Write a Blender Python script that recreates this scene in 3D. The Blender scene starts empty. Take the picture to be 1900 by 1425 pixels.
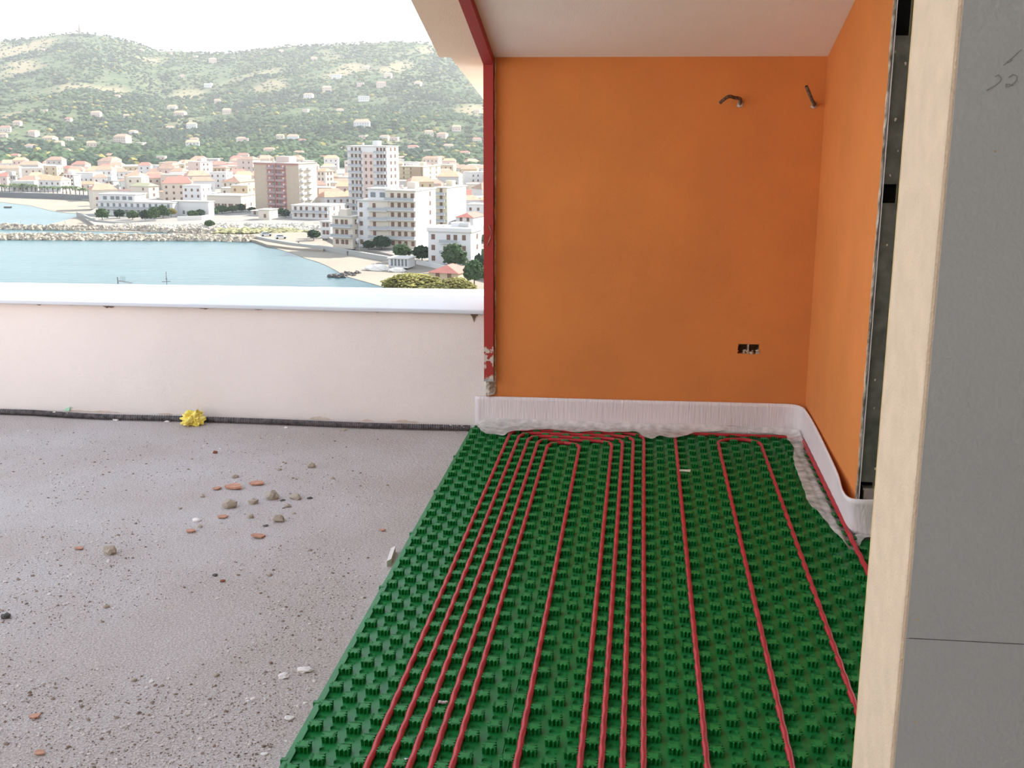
import bpy, bmesh, math, random
from mathutils import Vector, Matrix, noise

rnd = random.Random(7)
S = bpy.context.scene
COL = S.collection

# ---------------------------------------------------------------- camera
F = 2082.5                                    # focal length for a 1900 px wide frame
CAM = Vector((0.0, 0.0, 1.519))
PITCH, YAW, ROLL = 0.230795581, -0.113588253, -0.00315033685
_f = Vector((math.sin(YAW)*math.cos(PITCH), math.cos(YAW)*math.cos(PITCH), -math.sin(PITCH)))
_r0 = Vector((math.cos(YAW), -math.sin(YAW), 0)); _d0 = _f.cross(_r0)
_r = math.cos(ROLL)*_r0 + math.sin(ROLL)*_d0
_d = -math.sin(ROLL)*_r0 + math.cos(ROLL)*_d0
cd = bpy.data.cameras.new('camera'); cam = bpy.data.objects.new('camera', cd); COL.objects.link(cam)
cd.sensor_width = 36.0; cd.lens = 36.0*F/1900.0; cd.clip_start = 0.02; cd.clip_end = 9000
M = Matrix((( _r.x, -_d.x, -_f.x, CAM.x), (_r.y, -_d.y, -_f.y, CAM.y), (_r.z, -_d.z, -_f.z, CAM.z), (0, 0, 0, 1)))
cam.matrix_world = M
S.camera = cam

# ---------------------------------------------------------------- light
w = bpy.data.worlds.new('world'); S.world = w; w.use_nodes = True
bg = w.node_tree.nodes['Background']
bg.inputs[1].default_value = 1.0               # hazy sky: white and bright at the horizon, bluer and dimmer overhead
_n = w.node_tree.nodes; _t = _n.new('ShaderNodeTexCoord'); _s = _n.new('ShaderNodeSeparateXYZ'); _c = _n.new('ShaderNodeValToRGB')
w.node_tree.links.new(_t.outputs['Generated'], _s.inputs[0]); w.node_tree.links.new(_s.outputs['Z'], _c.inputs['Fac']); w.node_tree.links.new(_c.outputs['Color'], bg.inputs[0])
_c.color_ramp.elements[0].position = 0.0; _c.color_ramp.elements[0].color = (2.75, 2.75, 2.75, 1)
_c.color_ramp.elements[1].position = 1.0; _c.color_ramp.elements[1].color = (.80, 1.0, 1.30, 1)
_e = _c.color_ramp.elements.new(.35); _e.color = (1.55, 1.70, 1.90, 1)
SUN = Vector((1.12, 0.95, 0.95)).normalized()  # towards the sun
sl = bpy.data.lights.new('sun', 'SUN'); so = bpy.data.objects.new('sun', sl); COL.objects.link(so)
sl.energy = 13.5; sl.angle = 0.012; sl.color = (1.0, 0.93, 0.83)
so.rotation_euler = SUN.to_track_quat('Z', 'Y').to_euler()
S.view_settings.view_transform = 'Standard'; S.view_settings.look = 'None'
S.cycles.diffuse_bounces = 10; S.cycles.max_bounces = 16
S.view_settings.exposure = 0.33; S.view_settings.gamma = 1.0
S.view_settings.use_curve_mapping = False

# ---------------------------------------------------------------- helpers
def ray(x, y): return (x-950)/F*_r + (y-712.5)/F*_d + _f
def at_z(x, y, z): v = ray(x, y); return CAM + v*((z-CAM.z)/v.z)
def at_y(x, y, Y): v = ray(x, y); return CAM + v*(Y/v.y)
def at_x(x, y, X): v = ray(x, y); return CAM + v*(X/v.x)

def nodes(m):
    m.use_nodes = True; nt = m.node_tree
    return nt, nt.nodes, nt.links, nt.nodes['Principled BSDF']
def mat(name, col, rough=0.8, var=0.0, scale=20.0, bump=0.0, bscale=None, col2=None, spec=0.3, metal=0.0):
    m = bpy.data.materials.new(name); nt, N, L, p = nodes(m)
    p.inputs['Base Color'].default_value = (*col, 1); p.inputs['Roughness'].default_value = rough
    p.inputs['Specular IOR Level'].default_value = spec; p.inputs['Metallic'].default_value = metal
    if var or col2 or bump:
        tc = N.new('ShaderNodeTexCoord')
        t = N.new('ShaderNodeTexNoise'); t.inputs['Scale'].default_value = scale; t.inputs['Detail'].default_value = 6
        L.new(tc.outputs['Object'], t.inputs['Vector'])
        if var or col2:
            r = N.new('ShaderNodeValToRGB')
            a = col; b = col2 if col2 else tuple(c*(1-var) for c in col)
            r.color_ramp.elements[0].position = .35; r.color_ramp.elements[1].position = .68
            r.color_ramp.elements[0].color = (*b, 1); r.color_ramp.elements[1].color = (*a, 1)
            L.new(t.outputs['Fac'], r.inputs['Fac']); L.new(r.outputs['Color'], p.inputs['Base Color'])
        if bump:
            t2 = N.new('ShaderNodeTexNoise'); t2.inputs['Scale'].default_value = bscale or scale*4; t2.inputs['Detail'].default_value = 4
            L.new(tc.outputs['Object'], t2.inputs['Vector'])
            bn = N.new('ShaderNodeBump'); bn.inputs['Strength'].default_value = bump; bn.inputs['Distance'].default_value = 0.01
            L.new(t2.outputs['Fac'], bn.inputs['Height']); L.new(bn.outputs['Normal'], p.inputs['Normal'])
    return m

class MB:
    def __init__(s): s.v = []; s.f = []
    def add(s, vs, fs):
        o = len(s.v); s.v += [tuple(a) for a in vs]; s.f += [tuple(i+o for i in f) for f in fs]
    def box(s, x0, x1, y0, y1, z0, z1):
        s.add([(x0,y0,z0),(x1,y0,z0),(x1,y1,z0),(x0,y1,z0),(x0,y0,z1),(x1,y0,z1),(x1,y1,z1),(x0,y1,z1)],
              [(3,2,1,0),(4,5,6,7),(0,1,5,4),(1,2,6,5),(2,3,7,6),(3,0,4,7)])
    def prism(s, pts, d):                       # closed polygon of 3-D points swept by vector d
        n = len(pts); d = Vector(d)
        s.add([Vector(p) for p in pts] + [Vector(p)+d for p in pts],
              [tuple(range(n))[::-1], tuple(range(n, 2*n))] + [(i, (i+1) % n, n+(i+1) % n, n+i) for i in range(n)])
    def tube(s, path, r, seg=8, cap=True):
        P = [Vector(p) for p in path]; n = len(P); o = len(s.v); up = Vector((0, 0, 1))
        rr = r if callable(r) else (lambda i: r)
        for i, p in enumerate(P):
            t = (P[min(i+1, n-1)]-P[max(i-1, 0)]).normalized()
            a = t.cross(up)
            if a.length < 1e-3: a = t.cross(Vector((0, 1, 0)))
            a.normalize(); b = a.cross(t)
            for k in range(seg):
                g = 2*math.pi*k/seg; s.v.append(tuple(p + rr(i)*(math.cos(g)*a + math.sin(g)*b)))
        for i in range(n-1):
            for k in range(seg):
                k2 = (k+1) % seg
                s.f.append((o+i*seg+k, o+i*seg+k2, o+(i+1)*seg+k2, o+(i+1)*seg+k))
        if cap:
            s.f.append(tuple(o+k for k in range(seg))); s.f.append(tuple(o+(n-1)*seg+k for k in range(seg))[::-1])
    def grid(s, rows):                          # rows of equal length lists of points
        o = len(s.v); m = len(rows[0])
        for r in rows: s.v += [tuple(p) for p in r]
        for i in range(len(rows)-1):
            for j in range(m-1):
                s.f.append((o+i*m+j, o+i*m+j+1, o+(i+1)*m+j+1, o+(i+1)*m+j))
    def blob(s, c, r, sq=(1, 1, 1), jit=.25, rg=rnd):
        o = len(s.v); t = ICO[0]
        for q in t:
            k = 1 + rg.uniform(-jit, jit)
            s.v.append((c[0]+q[0]*r*sq[0]*k, c[1]+q[1]*r*sq[1]*k, c[2]+q[2]*r*sq[2]*k))
        s.f += [(a+o, b+o, c_+o) for a, b, c_ in ICO[1]]
    def mesh(s, name, m=None, smooth=False):
        me = bpy.data.meshes.new(name); me.from_pydata(s.v, [], s.f); me.update()
        bm = bmesh.new(); bm.from_mesh(me); bmesh.ops.recalc_face_normals(bm, faces=bm.faces); bm.to_mesh(me); bm.free()
        if smooth: me.polygons.foreach_set('use_smooth', [True]*len(me.polygons))
        if m: me.materials.append(m)
        return me
    def obj(s, name, m, parent=None, smooth=False, loc=None):
        o = bpy.data.objects.new(name, s.mesh(name, m, smooth)); COL.objects.link(o)
        if parent: o.parent = parent
        if loc: o.location = loc
        return o
_g = (1+5**.5)/2; _iv = [Vector(v).normalized() for v in ((-1,_g,0),(1,_g,0),(-1,-_g,0),(1,-_g,0),(0,-1,_g),(0,1,_g),(0,-1,-_g),(0,1,-_g),(_g,0,-1),(_g,0,1),(-_g,0,-1),(-_g,0,1))]
ICO = ([tuple(v) for v in _iv], [(0,11,5),(0,5,1),(0,1,7),(0,7,10),(0,10,11),(1,5,9),(5,11,4),(11,10,2),(10,7,6),(7,1,8),(3,9,4),(3,4,2),(3,2,6),(3,6,8),(3,8,9),(4,9,5),(2,4,11),(6,2,10),(8,6,7),(9,8,1)])

def inst(name, me, parent=None, loc=(0, 0, 0), rot=(0, 0, 0), sc=(1, 1, 1)):
    o = bpy.data.objects.new(name, me); COL.objects.link(o)
    if parent: o.parent = parent
    o.location = loc; o.rotation_euler = rot; o.scale = sc
    return o
def thing(name, label, cat, loc=(0, 0, 0), rz=0, group=None):
    o = bpy.data.objects.new(name, None); COL.objects.link(o); o.empty_display_size = .1
    o.location = loc; o.rotation_euler = (0, 0, rz)
    return tag(o, label, cat, group)
def tag(o, label=None, cat=None, group=None, kind=None):
    if label: o['label'] = label
    if cat: o['category'] = cat
    if group: o['group'] = group
    if kind: o['kind'] = kind
    return o
def struct(o, label=None): return tag(o, label, kind='structure')

# ---------------------------------------------------------------- materials of the near scene
def concrete_mat():
    m = bpy.data.materials.new('terrace_screed'); nt, N, L, p = nodes(m)
    tc = N.new('ShaderNodeTexCoord')
    def nz(sc, det=6, rough=.6):
        t = N.new('ShaderNodeTexNoise'); t.inputs['Scale'].default_value = sc; t.inputs['Detail'].default_value = det; t.inputs['Roughness'].default_value = rough
        L.new(tc.outputs['Object'], t.inputs['Vector']); return t.outputs['Fac']
    def ramp(fac, a, b, ca, cb):
        r = N.new('ShaderNodeValToRGB'); r.color_ramp.elements[0].position = a; r.color_ramp.elements[1].position = b
        r.color_ramp.elements[0].color = (*ca, 1); r.color_ramp.elements[1].color = (*cb, 1); L.new(fac, r.inputs['Fac']); return r.outputs['Color']
    def mix(fac, a, b):
        x = N.new('ShaderNodeMix'); x.data_type = 'RGBA'; L.new(fac, x.inputs['Factor']); L.new(a, x.inputs['A']); L.new(b, x.inputs['B']); return x.outputs['Result']
    base = ramp(nz(1.6), .36, .66, (.45, .37, .33), (.58, .53, .515))
    fine = ramp(nz(170, 3), .38, .62, (.24, .185, .155), (.66, .585, .55))
    f1 = N.new('ShaderNodeValue'); f1.outputs[0].default_value = .52
    c = mix(f1.outputs[0], base, fine)
    dust = ramp(nz(4.5, 8, .7), .62, .74, (0, 0, 0), (.55, .55, .55))
    dcol = N.new('ShaderNodeRGB'); dcol.outputs[0].default_value = (.50, .33, .24, 1)
    c = mix(dust, c, dcol.outputs[0])
    spots = ramp(nz(38, 5, .7), .66, .72, (0, 0, 0), (.7, .7, .7))
    scol = N.new('ShaderNodeRGB'); scol.outputs[0].default_value = (.33, .25, .20, 1)
    c = mix(spots, c, scol.outputs[0])
    L.new(c, p.inputs['Base Color']); p.inputs['Roughness'].default_value = .8; p.inputs['Specular IOR Level'].default_value = .25
    h = N.new('ShaderNodeMath'); h.operation = 'ADD'; L.new(nz(75, 6, .65), h.inputs[0]); L.new(nz(12, 4), h.inputs[1])
    b = N.new('ShaderNodeBump'); b.inputs['Strength'].default_value = .9; b.inputs['Distance'].default_value = .012
    L.new(h.outputs[0], b.inputs['Height']); L.new(b.outputs['Normal'], p.inputs['Normal'])
    return m
M_FLOOR = concrete_mat()
M_ORANGE = mat('orange_wall_paint', (.66, .225, .058), .85, .10, 3.0, .25, 220)
M_CEIL = mat('beige_ceiling_paint', (.93, .89, .82), .9, .05, 2.5, .2, 240)
M_PARAPET = mat('pale_pink_render', (.80, .71, .66), .9, .06, 2.0, .35, 160)
M_CAP = mat('white_coping', (.62, .64, .67), .6, .03, 4.0)
M_GREEN = mat('green_moulded_plastic', (.010, .185, .04), .42, .25, 8.0, .05, 60, spec=.28)
M_STUD = mat('green_stud_plastic', (.010, .20, .038), .5, .2, 30.0, spec=.25)
M_PIPE = mat('red_plastic_pipe', (.44, .028, .036), .42, .22, 14.0, spec=.3)
M_HOSE = mat('dusty_black_conduit', (.045, .040, .042), .7, 0, 40, .3, col2=(.14, .12, .12))
M_STRIP = mat('white_edge_foam', (.72, .64, .64), .55, .05, 6.0, .15, 90)
_nt = M_STRIP.node_tree; _tx = _nt.nodes.new('ShaderNodeTexCoord'); _mp = _nt.nodes.new('ShaderNodeMapping'); _mp.inputs['Scale'].default_value = (110, 110, 9)
_nz = _nt.nodes.new('ShaderNodeTexNoise'); _nz.inputs['Scale'].default_value = 1.0; _nz.inputs['Detail'].default_value = 3
_nt.links.new(_tx.outputs['Object'], _mp.inputs['Vector']); _nt.links.new(_mp.outputs[0], _nz.inputs['Vector'])
_bn = [q for q in _nt.nodes if q.type == 'BUMP'][0]; _bn.inputs['Strength'].default_value = .35; _nt.links.new(_nz.outputs['Fac'], _bn.inputs['Height'])
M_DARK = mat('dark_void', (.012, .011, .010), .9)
M_METAL = mat('dark_zinc_metal', (.085, .09, .075), .45, 0, 18, .1, col2=(.16, .16, .14), metal=.4)
M_EDGE = mat('torn_plaster_edge', (.62, .56, .48), .9, 0, 30, .4, col2=(.20, .16, .12))
M_CREAM = mat('cream_plaster', (.60, .475, .345), .85, .10, 26.0, .25, 300)
M_GREY = mat('grey_plasterboard', (.37, .385, .375), .8, .06, 3.0, .12, 180)
def red_mat():
    m = bpy.data.materials.new('worn_red_paint'); nt, N, L, p = nodes(m)
    tc = N.new('ShaderNodeTexCoord'); sep = N.new('ShaderNodeSeparateXYZ'); L.new(tc.outputs['Object'], sep.inputs[0])
    t = N.new('ShaderNodeTexNoise'); t.inputs['Scale'].default_value = 26; t.inputs['Detail'].default_value = 6; L.new(tc.outputs['Object'], t.inputs['Vector'])
    mr = N.new('ShaderNodeMapRange'); mr.inputs['From Min'].default_value = .50; mr.inputs['From Max'].default_value = .40
    mr.inputs['To Min'].default_value = -.30; mr.inputs['To Max'].default_value = .03; L.new(sep.outputs['Z'], mr.inputs['Value'])
    ad = N.new('ShaderNodeMath'); ad.operation = 'ADD'; L.new(t.outputs['Fac'], ad.inputs[0]); L.new(mr.outputs['Result'], ad.inputs[1])
    r = N.new('ShaderNodeValToRGB'); r.color_ramp.elements[0].position = .52; r.color_ramp.elements[1].position = .56
    r.color_ramp.elements[0].color = (.34, .038, .030, 1); r.color_ramp.elements[1].color = (.52, .45, .37, 1)
    L.new(ad.outputs[0], r.inputs['Fac']); L.new(r.outputs['Color'], p.inputs['Base Color']); p.inputs['Roughness'].default_value = .6; p.inputs['Specular IOR Level'].default_value = .2
    return m
M_RED = red_mat()
def film_mat():
    m = bpy.data.materials.new('milky_plastic_film'); nt, N, L, p = nodes(m)
    p.inputs['Base Color'].default_value = (.82, .78, .76, 1); p.inputs['Roughness'].default_value = .3; p.inputs['Specular IOR Level'].default_value = .5
    t = N.new('ShaderNodeBsdfTransparent'); t.inputs[0].default_value = (.95, .97, .95, 1)
    mx = N.new('ShaderNodeMixShader'); nzt = N.new('ShaderNodeTexNoise'); nzt.inputs['Scale'].default_value = 22
    tc = N.new('ShaderNodeTexCoord'); L.new(tc.outputs['Object'], nzt.inputs['Vector'])
    mr = N.new('ShaderNodeMapRange'); mr.inputs['From Min'].default_value = .3; mr.inputs['From Max'].default_value = .7
    mr.inputs['To Min'].default_value = .34; mr.inputs['To Max'].default_value = .72; L.new(nzt.outputs['Fac'], mr.inputs['Value'])
    L.new(mr.outputs['Result'], mx.inputs[0]); L.new(t.outputs[0], mx.inputs[1]); L.new(p.outputs[0], mx.inputs[2])
    L.new(mx.outputs[0], N['Material Output'].inputs[0])
    return m
M_FILM = film_mat()

# ================================================================ SETTING (terrace and room shell)
W = 5.40        # plane of the back wall and of the parapet
XR = 0.815      # right wall of the niche
XF = -0.75      # outer side of the red frame
b = MB(); b.box(-14, 3.2, -6.0, W+.05, -.25, 0.0); struct(b.obj('floor', M_FLOOR), 'rough dusty grey screed of the terrace floor')

# back wall with the hole for the socket box
def wall_with_hole(mb, x0, x1, z0, z1, y0, y1, hx0, hx1, hz0, hz1):
    xs = [x0, hx0, hx1, x1]; zs = [z0, hz0, hz1, z1]
    for i in range(3):
        for j in range(3):
            if (i, j) != (1, 1): mb.box(xs[i], xs[i+1], y0, y1, zs[j], zs[j+1])
h0 = at_y(1369, 638, W); h1 = at_y(1408, 657, W)
b = MB(); wall_with_hole(b, XF+.005, XR+.3, -.2, 1.85, W, W+.22, h0.x, h1.x, h1.z, h0.z)
struct(b.obj('wall_back', M_ORANGE), 'orange painted wall at the end of the niche')
b = MB(); b.box(XR, XR+.009, 4.06, W, -.05, 2.22)
wr = struct(b.obj('wall_right', M_ORANGE), 'orange painted right hand wall of the niche')
b = MB(); b.box(XR+.09, XR+.25, 4.16, W, -.05, 2.22); b.obj('back_lining', M_ORANGE, wr)
# torn plasterboard edge at the near end of the right wall
b = MB(); rg = random.Random(3); n = 60; rows = []
for i in range(n+1):
    z = .02 + i/n*2.1
    rows.append([(XR-.001+rg.uniform(-.001, .002), 4.061, z), (XR-.001+rg.uniform(0, .003), 4.052+rg.uniform(-.004, .004), z),
                 (XR+.006+rg.uniform(-.0025, .0025), 4.053+rg.uniform(-.004, .003), z), (XR+.009, 4.06, z)])
b.grid(rows); b.obj('torn_edge', M_EDGE, wr)

# parapet with its coping
b = MB(); b.box(-14, XF+.004, W, W+.60, -.2, .594); wp = struct(b.obj('wall_parapet', M_PARAPET), 'low pale pink rendered parapet of the terrace')
capm = MB()
capm.prism([(-14, W-.035, .594), (XF+.001, W-.035, .594), (XF+.001, 6.06, .594), (-14, 5.55, .594)], (0, 0, .022))
cap = struct(capm.obj('trim_1', M_CAP), 'wide white coping slab on top of the parapet')
bv = cap.modifiers.new('bevel', 'BEVEL'); bv.width = .006; bv.segments = 2
# chips of broken plaster under the coping and low on the parapet
M_CHIP = mat('chipped_plaster', (.30, .21, .15), .95, 0, 60, .5, col2=(.11, .075, .055))
for (x, y, wx, wz) in ((75, 573, .05, .010), (135, 573, .05, .006), (203, 576, .065, .020), (250, 575, .05, .006), (290, 576, .07, .006), (382, 577, .075, .012), (480, 579, .05, .010), (605, 581, .06, .006), (700, 582, .05, .006), (880, 592, .035, .045), (545, 580, .04, .005)):
    p = at_y(x, y, W); p.z = .594
    rg = random.Random(x); m_ = MB(); pts = []
    for k in range(7): pts.append((p.x-wx/2+wx*k/6, W-.003, p.z))
    for k in range(6, -1, -1): pts.append((p.x-wx/2+wx*k/6, W-.003, p.z-wz*(.35+.65*rg.random())*math.sin(math.pi*(k+.6)/7.2)-.001))
    m_.prism(pts, (0, .006, 0)); m_.obj('plaster_chip', M_CHIP, wp)
M_STAIN = mat('damp_stained_render', (.60, .46, .36), .95, 0, 30, .3, col2=(.68, .58, .50))
for (x, wx, wz) in ((600, .11, .018), (760, .14, .014), (300, .08, .008), (130, .12, .010), (180, .16, .012), (690, .06, .010)):
    p = at_z(x, 782, 0); rg = random.Random(x+1); m_ = MB(); pts = []
    for k in range(9): pts.append((p.x-wx/2+wx*k/8, W-.0015, .026))
    for k in range(8, -1, -1): pts.append((p.x-wx/2+wx*k/8, W-.0015, .028+wz*rg.uniform(.5, 1)*math.sin(math.pi*(k+.4)/8.8)))
    m_.prism(pts, (0, .004, 0)); m_.obj('stained_patch', M_STAIN, wp)

# sloping roof: soffit seen from below
def ceil_z(y): return 1.805 + .30*(W-y)
XE = -.965
prof = [(W, 1.805), (.6, ceil_z(.6)), (-3.0, ceil_z(.6)), (-3.0, ceil_z(.6)+.2), (.6, ceil_z(.6)+.2), (W+.02, 1.99)]
b = MB(); b.prism([(XF+.02, y, z) for y, z in prof], (3.2-XF-.02, 0, 0)); cei = struct(b.obj('ceiling', M_CEIL), 'sloping beige underside of the roof')
M_CEIL_LIT = mat('warm_lit_ceiling_paint', (.86, .70, .53), .9, .05, 2.5, .2, 240)  # ceiling paint again, with the warmer light outside put into its colour
b = MB(); b.prism([(XE, y, z) for y, z in prof], (XF+.02-XE, 0, 0)); b.obj('eave_strip', M_CEIL_LIT, cei)
YE = 6.80; ZE = 1.805-.155*(YE-W)
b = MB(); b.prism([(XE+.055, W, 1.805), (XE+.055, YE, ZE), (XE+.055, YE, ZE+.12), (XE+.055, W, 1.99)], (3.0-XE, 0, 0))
struct(b.obj('ceiling_eave', M_CEIL_LIT, cei))
# room behind the camera, closing off the light from there
M_ROOM = mat('unfinished_room_plaster', (.66, .62, .56), .9, .08, 2)
b = MB(); b.box(-.95, 3.2, -3.2, -3.0, -.2, 3.5); struct(b.obj('wall_room_end', M_ROOM))
b = MB(); b.box(-5.0, -.95, -1.6, -1.4, -.2, 3.6); struct(b.obj('wall_sky_block', M_PARAPET))  # unseen wall, added to block the sky behind and to the left
b = MB(); b.box(3.2, 3.4, -3.2, W, -.2, 3.5); struct(b.obj('wall_room_side', M_ROOM))

# near partition: plasterboard face, cream reveal
JX, JY0, JY1 = .3145, 1.25, 1.448
b = MB(); b.box(JX+.012, 1.6, JY0+.013, JY1, -.02, 3.05); wn = struct(b.obj('wall_near', M_CREAM), 'partition end with cream reveal beside the camera')
pj = at_y(1700, 1185, JY0).z
pb = MB(); pb.box(JX+.006, 1.6, JY0, JY0+.012, -.02, pj-.0006); pb.obj('plasterboard', M_GREY, wn)
pb = MB(); pb.box(JX+.006, 1.6, JY0, JY0+.012, pj+.0006, 3.05); pb.obj('plasterboard', M_GREY, wn)
pb = MB(); pb.box(JX, JX+.012, JY0+.001, JY1, -.02, 3.05); rv = pb.obj('reveal', M_CREAM, wn)
bv = rv.modifiers.new('bevel', 'BEVEL'); bv.width = .004; bv.segments = 2
M_YEL = mat('yellowed_edge_filler', (.60, .45, .22), .9, .3, 40)
pb = MB(); pb.box(JX+.0005, JX+.006, JY1-.001, JY1+.004, -.02, 3.05); pb.obj('filler_line', M_YEL, wn)
M_PENCIL = mat('pencil_graphite', (.26, .265, .26), .8)
def scribble(pts, wd):
    m_ = MB(); P = [at_y(x, y, JY0-.0004) for x, y in pts]; Q = []
    for i in range(len(P)-1):
        for k in range(4): Q.append(P[i].lerp(P[i+1], k/4))
    Q.append(P[-1]); m_.tube(Q, wd, 5); return m_.obj('pencil_stroke', M_PENCIL, wn)
scribble([(1846, 142), (1853, 139), (1857, 144), (1855, 151), (1847, 158), (1838, 163), (1830, 168)], .0006)
scribble([(1872, 143), (1879, 138), (1886, 141), (1887, 147), (1881, 154), (1872, 160), (1866, 161), (1866, 156), (1872, 156), (1880, 158)], .0006)
scribble([(1862, 121), (1868, 115), (1877, 108), (1888, 97), (1895, 92)], .0005)
scribble([(1868, 116), (1874, 114), (1878, 110)], .0006)
for (x, y) in ((1846, 281), (1703, 1150), (1672, 1224), (1700, 1340)):
    p = at_y(x, y, JY0-.0002); m_ = MB(); m_.blob(p, .0012, (1, .25, 1.4), .3); m_.obj('stain_spot', M_YEL, wn)

# ================================================================ red steel frame
fr = thing('window_frame', 'red-painted steel frame member bent along wall and sloping ceiling, paint peeling at its foot', 'frame', (XF, W, .27))
b = MB(); b.box(XF, XF+.046, W-.045, W-.001, .272, 1.80)
for v in range(len(b.v)): b.v[v] = (b.v[v][0], b.v[v][1], b.v[v][2])
o = b.obj('post', M_RED); o.parent = fr; o.location = (-XF, -W, -.27)
b = MB()
b.prism([(XF, W-.045, 1.77), (XF, W-.0005, 1.80), (XF, 1.0, ceil_z(1.0)-.001), (XF, 1.0, ceil_z(1.0)-.035)], (.048, 0, 0))
o = b.obj('rafter', M_RED); o.parent = fr; o.location = (-XF, -W, -.27)
b = MB(); b.box(XF-.001, XF+.047, W-.047, W-.002, .262, .274); o = b.obj('cut_end', mat('bare_steel', (.42, .40, .38), .5, .3, 60)); o.parent = fr; o.location = (-XF, -W, -.27)
b = MB(); rg = random.Random(5); rows = []
for i in range(40):
    z = .20 + i*1.60/39; rows.append([(XF+.046, W-.004, z), (XF+.049+rg.uniform(-.002, .003), W-.008-rg.uniform(0, .004), z), (XF+.054+rg.uniform(-.003, .003), W-.001, z)])
b.grid(rows); o = b.obj('plaster_bead', mat('pale_plaster_bead', (.70, .60, .48), .95, 0, 50, .3, col2=(.46, .36, .27))); o.parent = fr; o.location = (-XF, -W, -.27)
# wire hook dangling on the post
b = MB(); pts = [at_y(x, y, W-.049) for x, y in ((907, 418), (912, 430), (909, 443), (904, 455), (908, 458))]
b.tube(pts, .0016, 6); o = b.obj('wire_hook', M_EDGE); o.parent = fr; o.location = (-XF, -W, -.27)
# broken wall end below the post
b = MB(); rg = random.Random(9); rows = []
for i in range(9):
    z = .187 + i*.08/8; rows.append([(XF+.002, W+.004, z), (XF+.004+rg.uniform(0, .006), W-.020-rg.uniform(0, .012), z), (XF+.026+rg.uniform(-.006, .006), W-.024-rg.uniform(0, .012), z), (XF+.050+rg.uniform(-.004, .006), W-.012, z), (XF+.056, W+.002, z)])
b.grid(rows); o = b.obj('broken_plaster', mat('broken_white_plaster', (.66, .60, .52), .95, 0, 35, .5, col2=(.34, .27, .22)), bpy.data.objects['wall_back'])

# ================================================================ sliding-door pocket frame in the end of the right wall
pk = thing('pocket_frame', 'dark metal sliding-door pocket frame in the end of the orange wall', 'door frame', (XR+.05, 4.06, 0))
def pkpart(name, m_, *bx):
    q = MB()
    for t in bx: q.box(*t)
    o = q.obj(name, m_); o.parent = pk; o.location = (-(XR+.05), -4.06, 0); return o
zb, zm0, zm1, zt = .228, 1.243, 1.308, 1.800
pkpart('metal_plate', M_METAL, (XR+.0125, XR+.09, 4.060, 4.063, zb, zm0))
pkpart('metal_plate', M_METAL, (XR+.0125, XR+.09, 4.060, 4.063, zm1, zt))
pkpart('side_channel', mat('zinc_edge', (.72, .72, .73), .4, .1, 40, metal=.2), (XR+.0095, XR+.0125, 4.050, 4.10, .02, 2.2))
pkpart('inner_rail', mat('olive_metal', (.14, .13, .08), .5), (XR+.060, XR+.066, 4.070, 4.074, .02, 2.2))
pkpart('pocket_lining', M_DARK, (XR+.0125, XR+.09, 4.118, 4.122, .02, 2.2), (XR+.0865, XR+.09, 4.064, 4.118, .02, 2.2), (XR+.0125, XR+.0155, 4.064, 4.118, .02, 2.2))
pkpart('floor_bracket', mat('grey_bracket', (.30, .28, .25), .6, .3, 50), (XR+.030, XR+.068, 4.065, 4.11, .02, .200), (XR+.026, XR+.072, 4.062, 4.112, .195, .2015))
M_SPLASH = mat('plaster_splash', (.48, .44, .36), .9)
for (x, y, s_) in ((1662, 222, .0045), (1680, 118, .004), (1652, 326, .004), (1666, 280, .0022), (1637, 770, .006), (1643, 790, .006), (1632, 800, .003), (1625, 870, .004), (1622, 757, .003), (1646, 455, .003), (1661, 96, .003), (1640, 700, .003), (1624, 705, .003)):
    p = at_y(x, y, 4.0598); m_ = MB(); m_.blob((0, 0, 0), s_, (1, .2, 1.5), .5); o = m_.obj('plaster_splash', M_SPLASH); o.parent = pk; o.location = p-Vector((XR+.05, 4.06, 0))

# ================================================================ conduits and socket hole in the back wall
M_COND = mat('dusty_corrugated_conduit', (.07, .045, .035), .75, 0, 90, .3, col2=(.24, .17, .12))
def conduit(label, pts, r, tipm):
    P = [Vector(p) for p in pts]
    Q = []
    for i in range(len(P)-1):
        p0, p1, p2, p3 = P[max(i-1, 0)], P[i], P[i+1], P[min(i+2, len(P)-1)]
        for k in range(10):
            t = k/10; Q.append(.5*((2*p1)+(-p0+p2)*t+(2*p0-5*p1+4*p2-p3)*t*t+(-p0+3*p1-3*p2+p3)*t**3))
    Q.append(P[-1])
    t = thing('conduit_stub', label, 'conduit', P[0], group='cable conduits in the orange wall')
    m_ = MB(); m_.tube([q-P[0] for q in Q], lambda i: r*(1.0 if i % 2 else .82), 10); m_.obj('corrugated_tube', M_COND, t, True)
    m_ = MB(); m_.tube([Q[-2]-P[0], Q[-1]-P[0]+(Q[-1]-Q[-2])*.2], r*.7, 8); m_.obj('opening', tipm, t)
    m_ = MB(); m_.blob((0, -.003, 0), r*1.9, (1, .35, 1.1), .35, random.Random(2)); m_.obj('plaster_collar', M_EDGE, t)
    return t
a = at_y(1373, 193, W)
conduit('dark corrugated conduit stub curling left from the orange wall', [a, a+Vector((-.003, -.03, .022)), at_y(1362, 181, W-.055), at_y(1353, 179, W-.075), at_y(1344, 184, W-.09), at_y(1336, 191, W-.10)], .0085, M_DARK)
a = at_y(1510, 195, W)
conduit('pale-tipped conduit stub pointing up beside the corner of the orange walls', [a, a+Vector((-.002, -.03, .004)), at_y(1507, 186, W-.06), at_y(1502, 174, W-.08), at_y(1496, 160, W-.10)], .0085, M_DARK)
sk = thing('socket_box', 'broken-out electrical socket hole low in the orange back wall', 'socket', ((h0.x+h1.x)/2, W, (h0.z+h1.z)/2))
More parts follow.
